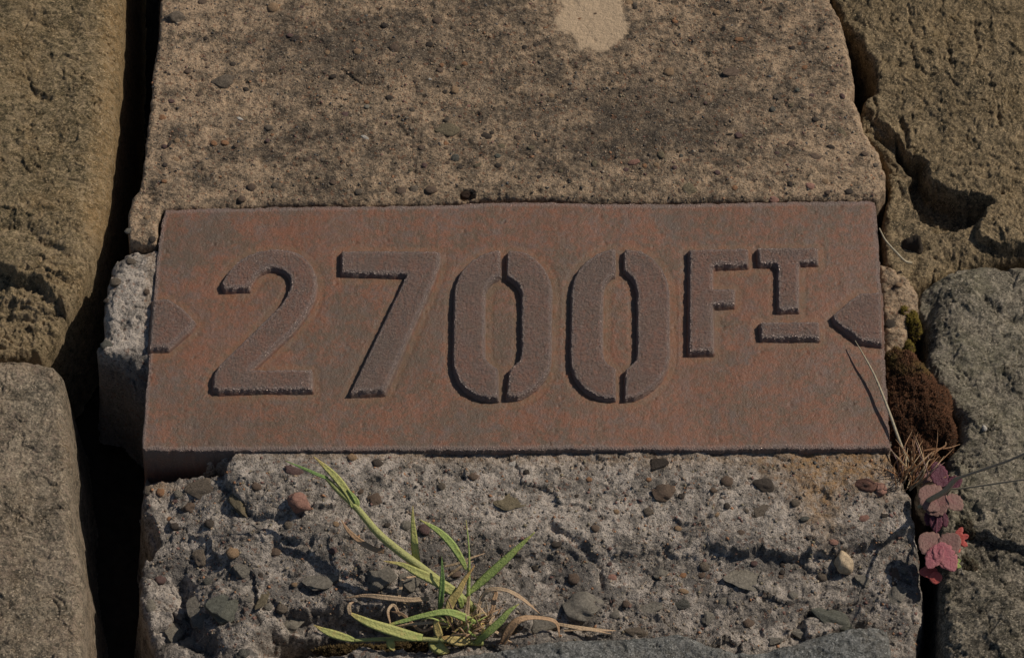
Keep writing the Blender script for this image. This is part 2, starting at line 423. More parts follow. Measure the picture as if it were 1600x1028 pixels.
LUMP_A = [(198,386),(262,384),(260,420),(256,462),(250,520),(248,560),(246,630),(222,632),(208,606),(190,566),(176,560),(152,552),(150,534),(162,520),(160,487),(163,455),(168,430),(178,402)]
def feat_lump(mx, my, U, V, sd):
    rel = .0012*fbm(mx/14, my/14, 51, 4) + .0005*fbm(mx/3, my/3, 53, 4, .65) + .0022*facets(mx/13, my/11, 55, 1, .3)*smooth(500, 600, V)
    rel += .0011*facets(mx/6, my/5, 58, 1, .5)
    p = worley(mx/3.4, my/3.4, 59); rel -= np.where(_r(p[2]) > .7, .0010*np.clip(1-p[0]/.3, 0, 1)**.6, 0)
    tone = .74 + .2*fbm(mx/12, my/12, 57, 3) + .12*gauss(U, V, 205, 470, 40, 60)
    z = 0*U
    return rel, {'tone': tone, 'stain': -.5+1.3*smooth(535, 585, V-.4*(U-200))+.3*smooth(400, 380, U+V-30)*0, 'patch': z, 'ochre': .35*smooth(14, 4, np.abs(U-236))*(V < 520)}
def zb_lumpA(X, Y):
    U, V = proj(X, Y, np.zeros(X.shape)); return -.0012 - .045*smooth(548, 645, V)
la, la_tab = heightfield('mortar_lump', LUMP_A, zb_lumpA, feat_lump, R=22, H=.009, deep=.075, edge_n=(4, 7), seed=7, mat=M_LOW, parent=block, origin=bl, wall=.006)
LUMP_B = [(1372,408),(1397,414),(1420,430),(1436,452),(1438,478),(1424,500),(1414,535),(1400,560),(1384,600),(1380,540)]
lb, lb_tab = heightfield('mortar_lump', LUMP_B, lambda X, Y: -.0045+0*X, feat_lump, R=13, H=.006, deep=.04, edge_n=(3, 6), seed=8, mat=M_TOP, parent=block, origin=bl, wall=.006, z0=-.004)

LEDGE = [(800,842),(960,852),(1118,852),(1135,862),(1200,860),(1225,870),(1300,862),(1380,846),(1430,822)]
def zb_low(X, Y):
    U, V = proj(X, Y, np.full(X.shape, -.01))
    z = -.0035 - .012*smooth(400, 250, U) - .011*smooth(760, 1000, V)
    return z
def feat_low(mx, my, U, V, sd):
    rough = .32 + .5*smooth(870, 960, V) + .36*smooth(560, 380, U)*smooth(740, 800, V); rough = np.clip(rough, 0, 1.2)
    wx = mx + 3.5*fbm(mx/11, my/11, 61, 3); wy = my + 3.5*fbm(mx/11, my/11, 63, 3)
    rel = .0042*fbm(mx/48, my/40, 65, 4)*rough + .0042*facets(wx/23, wy/15, 67, 1.1, .75)*rough + .0011*facets(wx/8, wy/6.5, 69, 1.1, .6)*rough
    rel += .0006*fbm(mx/7, my/7, 71, 4, .6) + .00045*fbm(mx/2.6, my/2.6, 73, 4, .65)
    p1 = worley(mx/6.5, my/6.5, 75); m = _r(p1[2]) > .92
    rel -= np.where(m, .0014*np.clip(1-p1[0]/(.12+.22*_r(p1[2], 4)), 0, 1)**.6, 0)
    p2 = worley(mx/2.4, my/2.4, 77); m = _r(p2[2]) > .86
    rel -= np.where(m, .0008*np.clip(1-p2[0]/(.15+.22*_r(p2[2], 4)), 0, 1)**.6, 0)
    # cliff under the plate's left corner and the runnels by it
    n = 5*fbm(mx/6, my/6, 79, 4)
    # height step to the right of the corner hollow
    c = sdf([(372,690),(366,716),(352,730),(352,752),(372,778),(392,802),(420,808),(520,790),(700,690)], U, V+n)
    rel += .0035*smooth(-3, 4, c)*smooth(120, 30, c)
    k = sdf([(228,720),(300,722),(352,722),(352,735),(330,742),(270,748),(228,752)], U, V+n); rel -= .012*smooth(-5, 5, k)
    # the long ledge
    below = np.interp(U.ravel(), [p[0] for p in LEDGE], [p[1] for p in LEDGE]).reshape(U.shape)
    d = V + 1.5*n - below
    am = .2 + .8*smooth(1085, 1135, U)
    rel += am*(-.0034*smooth(-3, 4, d)*smooth(170, 60, d) + .0018*smooth(-70, 0, d)*(d < 0))
    d2 = V + 2*n - np.interp(U.ravel(), [200,330,480,620,760], [960,930,905,880,862]).reshape(U.shape)
    rel += (1-am)*(-.003*smooth(-4, 8, d2))*smooth(420, 480, U)
    # rut from the bottom left corner, black crevice along the front
    k = sdline([(352,1012),(400,1004),(450,996),(520,990),(640,985),(760,978),(840,970),(905,972)], U, V+n)
    rel -= .026*np.exp(-(k/14)**2)*smooth(380, 440, U)*smooth(760, 690, U) + .010*np.exp(-(k/10)**2)*smooth(700, 800, U)*smooth(960, 880, U)*smooth(-.5, .3, fbm(mx/16, my/16, 87, 3))
    k = sdline([(455,962),(520,958),(600,962),(690,968)], U, V+n*1.5); rel -= .012*np.exp(-(k/13)**2)
    k = sdline([(284,915),(298,960),(285,990),(330,1010)], U, V+n); rel -= .006*np.exp(-(k/11)**2)
    k = sdf([(215,790),(240,812),(250,850),(236,872),(215,860)], U, V+n); rel -= .010*smooth(-4, 6, k)
    k = sdline([(860,822),(900,845),(935,880),(940,910)], U, V+n); rel -= .0025*np.exp(-(k/6)**2)
    k = sdline([(1250,700),(1285,735),(1280,790),(1290,830)], U, V+n); rel -= .0008*np.exp(-(k/9)**2)
    k = sdf([(1255,968),(1290,950),(1345,942),(1360,965),(1300,990),(1262,1000)], U, V+n); rel += .004*smooth(-3, 3, k)
    zb = zb_low(mx/1000, my/1000); cap = -.0022 + .0004*fbm(mx/4, my/4, 85, 3) + .02*smooth(716, 900, V)
    rel = np.where(V < 900, np.minimum(rel, cap-zb), rel)
    tone = .58 + .16*fbm(mx/40, my/28, 81, 3)
    tone += .14*gauss(U, V, 950, 800, 340, 26) + .12*gauss(U, V, 620, 730, 200, 20) - .06*gauss(U, V, 620, 870, 300, 40) - .08*gauss(U, V, 1150, 960, 200, 40)
    tone += .14*gauss(U, V, 240, 950, 40, 40) + .12*gauss(U, V, 300, 840, 80, 40)
    f = worley(wx/13, wy/9, 91)
    stone = (_r(f[2]) > .70)*smooth(.06, .14, f[1]-f[0])*smooth(800, 880, V)
    stain = stone*1.3 + .25*smooth(840, 900, V) - .15
    och = .95*gauss(U, V, 1330, 730, 110, 42) + .75*gauss(U, V, 1280, 780, 34, 60) + .5*gauss(U, V, 600, 708, 300, 12) + .55*gauss(U, V, 250, 765, 34, 12) + .35*gauss(U, V, 1060, 718, 300, 12)
    och = och + .5*gauss(U, V, 1350, 720, 150, 20)
    return rel, {'tone': tone, 'stain': stain, 'patch': 0*U, 'ochre': np.clip(och, 0, 1)}
LOW = [(228,684),(1394,684),(1397,720),(1412,742),(1424,775),(1427,808),(1436,838),(1441,880),(1446,935),(1438,985),(1434,1028),(1434,1250),(250,1250),(244,1028),(232,992),(221,960),(217,920),(222,880),(231,850),(226,815),(219,785),(226,755),(226,735)]
low, low_tab = heightfield('broken_slab', LOW, zb_low, feat_low, R=16, H=.007, deep=.085, edge_n=(4.5, 9), seed=2, mat=M_LOW, parent=block, origin=bl, wall=.008, z0=-.01)

# ------------------------------------------------------------------ the stones round it
def crag(mx, my, s, big=.003, mid=.0012, small=.0005, ax=1.0, ay=1.0, fine=.00035):
    wx = (mx + 4*fbm(mx/14, my/14, s, 3))*ax; wy = (my + 4*fbm(mx/14, my/14, s+1, 3))*ay
    r = big*fbm(mx/60, my/60, s+2, 3) + mid*facets(wx/19, wy/19, s+3, 1.0, .5) + mid*.6*facets(wx/8, wy/8, s+4, 1.0, .6)
    r += small*(ridged(wx/7, wy/7, s+5, 4)-.5)*1.6 + fine*fbm(mx/2.2, my/2.2, s+6, 4, .65)
    p = worley(wx/5.5, wy/5.5, s+7); m = _r(p[2]) > .7
    r -= np.where(m, small*1.1*np.clip(1-p[0]/(.14+.3*_r(p[2], 4)), 0, 1)**.7, 0)
    # short hairline cracks
    cr = 1-np.abs(perlin(wx/9+1.2*perlin(wx/3, wy/3, s+8), wy/13, s+9))*2; cm = smooth(.05, .5, perlin(wx/14, wy/14, s+10))
    r -= small*2.6*smooth(.90, .99, cr)*cm
    r += .00022*fbm(mx/1.1, my/1.1, s+11, 2, .6)
    return r
def stone(label, outline, zb, feat, mat, **kw):
    o, tab = heightfield('stone', outline, zb, feat, mat=mat, **kw)
    tag(o, label, 'stone')
    return o, tab

def feat_ul(mx, my, U, V, sd):
    rel = crag(mx, my, 101, .004, .0012, .0006, .9, 1.2)
    n = 7*fbm(mx/12, my/12, 103, 5, .6)
    lo = smooth(390, 440, V+n+.18*U-12)
    rel += lo*crag(mx, my, 131, .002, .004, .0013, .8, 1.7)
    k = V+n*1.2-np.interp(U.ravel(), [-200,0,60,110,150], [395,408,428,470,480]).reshape(U.shape)
    rel -= .009*smooth(-2, 12, k)*smooth(150, 90, U)
    k = sdline([(0,112),(40,118),(55,150),(75,158)], U, V+n); rel -= .0012*np.exp(-(k/4)**2)
    k = sdline([(30,20),(60,30),(85,45)], U, V+n); rel -= .0010*np.exp(-(k/5)**2)
    k = sdline([(-20,350),(40,350),(75,385),(110,400),(135,395)], U, V+n); rel -= .0022*np.exp(-(k/6)**2)
    k = sdline([(90,375),(110,360),(140,372)], U, V+n); rel -= .0015*np.exp(-(k/5)**2)
    tone = .50 + .1*fbm(mx/30, my/30, 105, 3) + .1*smooth(330, 380, V)
    return rel, {'tone': tone, 'tint': 1.2*smooth(46, 10, sd)*smooth(420, 330, V)}
UL = [(-260,-260),(191,-260),(190,0),(185,120),(174,230),(163,320),(149,375),(136,408),(110,452),(84,492),(56,520),(0,530),(-260,540)]
st_ul, ul_tab = stone('olive-brown rough stone in the upper left corner, ochre along its right edge', UL, lambda X, Y: -.001+0*X, feat_ul, M_ST_UL,
    R=46, H=.016, deep=.085, edge_n=(3, 12), seed=101, wall=.0045)

def feat_ll(mx, my, U, V, sd):
    rel = crag(mx, my, 161, .004, .0010, .00045)
    return rel, {'tone': .53+.12*fbm(mx/30, my/30, 165, 3), 'tint': .35*smooth(30, 4, sd)}
LL = [(-260,562),(0,556),(60,557),(84,563),(97,582),(102,640),(110,700),(108,760),(115,830),(125,870),(129,920),(129,1028),(132,1250),(-260,1250)]
st_ll, ll_tab = stone('buff grey stone in the lower left corner beside the black gap', LL, lambda X, Y: -.003+0*X, feat_ll, M_ST_LL,
    R=18, H=.009, deep=.085, edge_n=(2.5, 12), seed=161, wall=.0045)

def feat_ur(mx, my, U, V, sd):
    n = 6*fbm(mx/8, my/8, 203, 5, .6); n2 = 6*fbm(mx/9, my/9, 207, 5, .6)
    rel = crag(mx, my, 201, .004, .0011, .0008, 1.35, .9)
    rec = sdf([(1400,205),(1418,232),(1440,240),(1452,250),(1444,262),(1456,280),(1492,302),(1520,299),(1547,308),(1549,320),(1532,338),(1500,350),(1465,350),(1440,332),(1426,300),(1416,276),(1424,262),(1402,240)], U+n, V+n2)
    rel -= .013*smooth(-2, 7, rec)
    lowp = sdf([(1340,160),(1400,205),(1420,235),(1448,250),(1456,280),(1492,302),(1545,310),(1530,362),(1560,378),(1620,384),(1620,470),(1340,470)], U+n, V+n2)
    rel -= .0055*smooth(-3, 6, lowp)
    rel -= .005*smooth(370, 440, V)*smooth(1480, 1400, U) + .004*smooth(372, 405, V+n)*smooth(1440, 1500, U)
    fl_ = np.clip(gauss(U, V, 1410, 378, 34, 34)*1.6, 0, 1); rel = rel*(1-fl_) + fl_*(-.0065+.0012*fbm(mx/5, my/5, 209, 4))
    for pts, wd, dp in (([(1420,8),(1424,40),(1440,60)],3,.0014), ([(1480,60),(1486,100),(1492,130)],3,.0012), ([(1365,150),(1372,165),(1368,185)],3,.002),
                        ([(1408,180),(1415,205),(1420,225)],4,.003), ([(1370,200),(1400,225),(1412,240)],4,.0022), ([(1522,20),(1528,70),(1522,100)],3,.0012),
                        ([(1370,240),(1400,262),(1420,266)],3,.0018), ([(1560,170),(1562,195)],3,.0018), ([(1490,255),(1560,258),(1600,270)],3,.0010), ([(1355,195),(1382,208),(1392,212)],4,.0025), ([(1445,370),(1435,400),(1425,420)],6,.002)):
        rel -= dp*np.exp(-(sdline(pts, U+n*.6, V+n2*.4)/wd)**2)
    tone = .50 + .1*fbm(mx/30, my/30, 205, 3) + .08*gauss(U, V, 1560, 330, 60, 50) - .1*gauss(U, V, 1480, 140, 60, 50)
    return rel, {'tone': tone, 'tint': .4*smooth(60, 0, np.abs(V-40))*(U > 1420) + .3*smooth(22, 4, sd)}
UR = [(1292,-260),(1300,-5),(1318,32),(1334,50),(1346,58),(1352,75),(1362,92),(1371,118),(1369,138),(1354,150),(1344,172),(1342,196),(1362,214),(1386,240),(1392,290),(1382,330),(1384,400),(1400,425),(1425,442),(1450,428),(1500,408),(1560,396),(1640,388),(1900,370),(1900,-260)]
st_ur, ur_tab = stone('olive-brown stone in the upper right with a deep shadowed hollow', UR, lambda X, Y: -.0025+0*X, feat_ur, M_ST_UR,
    R=9, H=.005, deep=.075, edge_n=(3, 9), seed=201, wall=.006, z0=-.002)

def feat_lr(mx, my, U, V, sd):
    n = 7*fbm(mx/12, my/12, 243, 5, .6)
    rel = crag(mx, my, 241, .005, .0013, .0007) + .6*smooth(760, 830, V)*crag(mx, my, 251, .003, .0022, .0008, 1, 1.5)
    yl = np.interp(U.ravel(), [1500,1515,1560,1600,1700], [800,818,840,852,875]).reshape(U.shape)
    rel -= .0045*smooth(-2, 4, V+n*.4-yl)*smooth(1490, 1520, U)*smooth(100, 30, V-yl)
    rel -= .006*gauss(U, V, 1452, 478, 16, 30)
    k = sdline([(1540,470),(1575,500),(1610,512)], U, V+n); rel -= .0022*np.exp(-(k/8)**2)
    tone = .50 + .12*fbm(mx/30, my/30, 245, 3) + .12*gauss(U, V, 1530, 720, 70, 50) - .16*smooth(800, 850, V)
    tone -= .1*gauss(U, V, 1490, 450, 50, 30)
    return rel, {'tone': tone, 'tint': .5*gauss(U, V, 1500, 640, 25, 40) - .35*smooth(780, 850, V)}
LR = [(1434,476),(1440,452),(1460,432),(1500,414),(1560,409),(1640,405),(1900,400),(1900,1250),(1480,1250),(1478,1028),(1470,985),(1471,900),(1476,860),(1466,820),(1468,770),(1476,735),(1480,705),(1500,680),(1500,645),(1472,600),(1446,565),(1452,535),(1448,500)]
st_lr, lr_tab = stone('grey-green lichened stone at the right beside the moss cushion', LR, lambda X, Y: -.004+0*X, feat_lr, M_ST_LR,
    R=22, H=.010, deep=.085, edge_n=(3, 10), seed=241, wall=.006, z0=-.004)

def feat_b(mx, my, U, V, sd):
    n = 5*fbm(mx/10, my/10, 283, 4)
    rel = crag(mx, my, 281, .002, .0010, .0004)
    k = sdline([(1150,1030),(1185,1010),(1240,1060)], U, V+n); rel -= .003*np.exp(-(k/14)**2)
    return rel, {'tone': .55+.1*fbm(mx/25, my/25, 285, 3), 'tint': 0*U}
SB = [(360,1250),(362,1036),(440,1026),(560,1024),(690,1016),(745,1012),(790,1008),(830,999),(880,995),(950,990),(1010,988),(1060,984),(1090,992),(1112,1004),(1150,1010),(1195,1008),(1235,1000),(1290,984),(1330,975),(1372,972),(1390,978),(1396,1028),(1398,1250)]
st_b, b_tab = stone('smooth grey stone along the bottom edge in front of the grass', SB, lambda X, Y: -.006+0*X, feat_b, M_ST_B,
    R=16, H=.008, deep=.06, edge_n=(2, 9), seed=281, wall=.006, z0=-.006)

# ------------------------------------------------------------------ the cast-iron plate and its raised characters
LH = .0039
plate = empty('number_plate', P(800, 514, -.02), 'rusty cast-iron distance plate reading 2700 FT in raised stencil characters', 'sign plate')
pl = tuple(plate.location)
TWO = [(350,449),(347,440),(352,432),(360,420),(372,407),(388,397),(405,391),(422,388.6),(440,388.6),(456,391),(469,396),(479,404),(487,415),(492,428),(494,442),(492,458),(487,472),(478,487),(458,513),(388.5,576.5),
       (486,576.5),(487,606),(341,608),(333,604),(333,590),(338,577),(345,567),(428,486),(440,473),(449,460),(454,448),(455,438),(452,429),(446,422),(437,418),(426,416),(416,417),(407,421),(400,427),(393,437),(389,448)]
SEVEN = [(534,391),(686,391.5),(686,408),(677,436),(600,608),(548,611),(636,427),(534,424)]
Z1L = [(780.5,389),(768,391),(752,397),(736,407),(722,422),(713,441),(710,457),(708,556),(709,573),(716,592),(728,606),(746,616),(762,619.5),(778,620),(777,574),(766,567),(758,557),(756.5,545),(757,470),(758,452),(762,442),(770,434),(782,428)]
Z1R = [(796,389),(793,398),(792,430),(804,437),(812,447),(815.5,460),(815,548),(813,560),(806,568),(796,575),(792,618),(808,617.5),(822,612),(836,603),(849,590),(857,577),(860.5,562),(862,450),(859,434),(851,418),(836,402),(818,392)]
DX = 181.5
Z2L = [(961,387),(948,390),(932,396),(916,407),(904,421),(896,437),(893,453),(891.5,552),(893,571),(900,590),(913,606),(932,616),(946,619.5),(961.5,620),(961,573.5),(950,566.5),(943,557),(941,545),(941.5,468),(942.5,450),(947,438),(954,430),(961,427)]
Z2R = [(977,387.5),(975,395),(975.5,421),(986,430),(993,441),(996,455),(996,550),(994,561),(987,569),(977.5,575),(976.5,620),(990,619),(1004,613),(1020,602),(1034,587),(1042,571),(1045.5,553),(1045.5,452),(1042,435),(1034,418),(1020,402),(1002,391)]
FF = [(1078,389),(1168,387.5),(1168,411),(1116,412.5),(1113,418),(1113,450),(1147,450.5),(1147,472),(1114,474),(1113,482),(1114.5,546),(1077,547)]
TT = [(1184.5,386),(1277,386),(1277.5,408),(1250,408.5),(1247.5,415),(1247.5,481),(1216.5,482),(1216,415),(1211,409.5),(1186,409)]
BAR = [(1188,502.5),(1279,501),(1280,525.5),(1190,525.5)]
ARL = [(239.5,467),(262,465.5),(283,478.5),(304,501),(300,508),(262,541),(233.5,541)]
ARR = [(1375.5,456),(1346,457),(1331,466),(1302,491),(1305,500),(1345,529.5),(1378,534)]
GLYPHS = [TWO, SEVEN, Z1L, Z1R, Z2L, Z2R, FF, TT, BAR, ARL, ARR]
def at0(poly, z=LH):
    out = []
    for u, v in poly:
        x, y, _ = P(u, v, z); a, b = proj(x, y, 0.0); out.append((a, b))
    return out
PLATE = [(259,327.5),(300,326),(450,323),(600,321.5),(700,319),(758,315.5),(850,315),(925,317.5),(1100,316.5),(1240,315),(1362,313.5),(1367,315.5),(1370,330),(1378,460),(1383,560),(1388,640),(1392,697),(1388,700.5),
         (1200,702),(1000,702.5),(800,703),(600,703.5),(400,704),(226,703.5),(222,699),(224,650),(230,580),(236,500),(243,420),(250,360),(256,331)]
def feat_plate(mx, my, U, V, sd):
    rel = .0005*fbm(mx/60, my/60, 301, 3) + .00012*fbm(mx/6, my/6, 303, 4, .6) + .00006*fbm(mx/1.3, my/1.3, 305, 2, .6)
    p = worley(mx/9, my/9, 307); m = _r(p[2]) > .8
    rel -= np.where(m, .00035*np.clip(1-p[0]/(.06+.1*_r(p[2], 4)), 0, 1)**.6, 0)
    g = np.full(U.shape, -1e9, np.float32)
    for poly in GLYPHS:
        q = np.array(at0(poly)); b = (U > q[:, 0].min()-40) & (U < q[:, 0].max()+40) & (V > q[:, 1].min()-40) & (V < q[:, 1].max()+40)
        s = np.full(U.shape, -1e9, np.float32); s[b] = sdf(q, U[b], V[b]); g = np.maximum(g, s)
    g = g + 4.5      # foot of the sloping flank
    ring = smooth(-13, -7, g+1.3*fbm(mx/6, my/6, 309, 3))*smooth(1, -2, g)
    rel -= .00012*smooth(-12, -7, g)
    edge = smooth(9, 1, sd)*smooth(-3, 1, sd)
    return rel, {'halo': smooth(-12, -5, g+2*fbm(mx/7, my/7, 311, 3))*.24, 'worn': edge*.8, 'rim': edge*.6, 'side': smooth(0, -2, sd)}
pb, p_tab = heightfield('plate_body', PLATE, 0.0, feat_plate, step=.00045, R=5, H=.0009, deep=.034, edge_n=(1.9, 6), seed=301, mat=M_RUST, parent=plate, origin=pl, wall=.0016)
def feat_glyph(mx, my, U, V, sd):
    rel = .0003*fbm(mx/14, my/14, 321, 3) + .00026*fbm(mx/2.4, my/2.4, 323, 3, .6) + .00026*fbm(mx/1.35, my/1.35, 325, 2, .6)
    rel *= smooth(-8, -1, sd)*.8+.35
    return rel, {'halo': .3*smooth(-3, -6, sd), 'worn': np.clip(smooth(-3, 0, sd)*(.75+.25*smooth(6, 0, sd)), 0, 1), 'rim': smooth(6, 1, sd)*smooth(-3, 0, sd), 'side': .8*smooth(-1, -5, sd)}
def glyph(name, poly, label=None, parent=plate, seed=0, wall=.0015):
    # flank 1.5 mm wide that falls from the face to just inside the plate
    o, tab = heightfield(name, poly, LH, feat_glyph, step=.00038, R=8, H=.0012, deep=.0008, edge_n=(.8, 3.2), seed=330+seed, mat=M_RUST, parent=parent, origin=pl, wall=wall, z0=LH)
    if label: o['label'] = label
    return o
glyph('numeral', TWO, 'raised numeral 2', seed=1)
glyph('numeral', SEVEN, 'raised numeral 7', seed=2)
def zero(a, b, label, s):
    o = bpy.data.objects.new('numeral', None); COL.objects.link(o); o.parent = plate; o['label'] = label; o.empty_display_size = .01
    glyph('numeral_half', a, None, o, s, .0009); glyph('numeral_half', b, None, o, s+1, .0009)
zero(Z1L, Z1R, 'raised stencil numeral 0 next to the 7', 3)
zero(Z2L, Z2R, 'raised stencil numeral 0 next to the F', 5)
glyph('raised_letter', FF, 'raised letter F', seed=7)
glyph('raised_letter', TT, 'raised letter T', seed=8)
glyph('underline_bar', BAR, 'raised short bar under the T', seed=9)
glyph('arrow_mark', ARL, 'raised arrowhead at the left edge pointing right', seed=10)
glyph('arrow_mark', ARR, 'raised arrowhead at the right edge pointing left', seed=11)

# ------------------------------------------------------------------ pebbles set in the concrete
rnd = random.Random(5)
def ico(sub, seed, angular=0.0, n_amp=.16):
    import bmesh
    bm = bmesh.new(); bmesh.ops.create_icosphere(bm, subdivisions=sub, radius=1)
    r = random.Random(seed)
    planes = [(Vector((r.gauss(0, 1), r.gauss(0, 1), r.gauss(0, .8))).normalized(), r.uniform(.62, .88)) for _ in range(7)] if angular else []
    off = Vector((r.uniform(0, 50), r.uniform(0, 50), r.uniform(0, 50)))
    from mathutils import noise as mn
    for v in bm.verts:
        p = v.co.copy(); k = 1 + n_amp*mn.noise(p*1.3+off)*2
        p *= k
        for nn, d in planes:
            e = p.dot(nn)-d
            if e > 0: p -= nn*e*angular
        v.co = p
    me = bpy.data.meshes.new('pebble'); bm.to_mesh(me); bm.free()
    me.polygons.foreach_set('use_smooth', [True]*len(me.polygons)); me.update()
    return me
def pmat(name, c, rough=.6, c2=None):
    c2 = c2 or tuple(v*1.45 for v in c)
    return plain(name, c, c2, rough, 350, .0003, .4)
def plain_m(name, *a, **k):
    return plain(name, *a, **k)
PM = {}
def peb_mat(k):
    cols = {'dark': ((.075, .06, .048), .8), 'grey': ((.18, .145, .11), .8), 'brown': ((.15, .105, .075), .6), 'olive': ((.215, .175, .11), .55), 'tan': ((.33, .22, .13), .7),
            'orange': ((.32, .17, .09), .7), 'purple': ((.14, .085, .075), .5), 'pink': ((.34, .185, .14), .75), 'white': ((.6, .55, .48), .6), 'blue': ((.13, .125, .105), .8),
            'redbrown': ((.17, .085, .06), .35), 'lgrey': ((.28, .25, .2), .75), 'cream': ((.62, .48, .32), .7), 'green': ((.15, .15, .12), .65), 'rock': ((.25, .225, .185), .9), 'hole': ((.05, .03, .02), .7)}
    if k not in PM:
        c, ro = cols[k]; n = N(k+'_pebble')
        n.mp.inputs['Scale'].default_value = (1, 1, 1)
        oi = n.t.nodes.new('ShaderNodeObjectInfo').outputs['Random']
        co = n.tc.outputs['Object']; n.co = co
        cc = n.mix(n.rng(n.noise(2.0, 6, .75, .6), .35, .68), tuple(v*.62 for v in c), tuple(min(1, v*1.35) for v in c))
        cc = n.mix(n.math('MULTIPLY', oi, .35), cc, tuple(v*.6 for v in c))
        cc = n.mix(n.rng(n.noise(9, 4, .75), .56, .68, 0, .55), cc, tuple(v*.4 for v in c))
        ge = n.t.nodes.new('ShaderNodeNewGeometry').outputs['Position']; n.co = ge
        gco = n.map((1000, 1000, 1000)); fs = n.noise(.9, 6, .8, .4, gco)
        am_ = 1.0 if k in ('rock', 'green', 'blue', 'grey', 'lgrey', 'olive') else .5
        cc = n.mix(n.rng(fs, .52, .66, 0, .6*am_), cc, tuple(v*.38 for v in c))
        cc = n.mix(n.rng(fs, .46, .34, 0, .6*am_), cc, tuple(min(1, v*1.9) for v in c))
        n.co = co; nr = n.bump(n.noise(4, 7, .75), .0006, .9)
        nr = n.bump(n.noise(.7, 6, .8, .4, gco), .0016*am_, .8, nr)
        PM[k] = n.done(cc, ro, nr, .22)
    return PM[k]
VAR = {}
def peb_mesh(kind, k, var):
    """shared meshes: one per shape variant and material"""
    key = (kind, k, var)
    if key not in VAR:
        if kind == 'r': me = ico(2, 40+var, 0, .16)
        elif kind == 'a': me = ico(2, 60+var, .85, .18)
        elif kind == 'R': me = ico(4, 70+var, .25, .2)
        else: me = ico(4, 80+var, .93, .24)
        me.materials.append(peb_mat(k)); VAR[key] = me
    return VAR[key]
def pebble(tab, px, py, rx, ry, k, rot=0, kind='r', rise=.45, flat=.6, parent=block, name='pebble', top=False):
    x, y, z = surf(tab, px, py)
    if z < (-.006 if tab is top_tab else -.5): return None
    me = peb_mesh(kind, k, rnd.randrange(4))
    o = bpy.data.objects.new(name, me); COL.objects.link(o)
    a, b = rx*PX, ry*PX/ct*.92; c = min(a, b)*flat
    o.scale = (a, b, c)
    o.rotation_euler = (rnd.uniform(-.2, .2), rnd.uniform(-.2, .2), rot)
    org = parent.location if parent is not None else Vector((0, 0, 0))
    o.location = Vector((x, y, z + c*(rise*2-1.12))) - Vector(org)
    if parent is not None: o.parent = parent
    return o
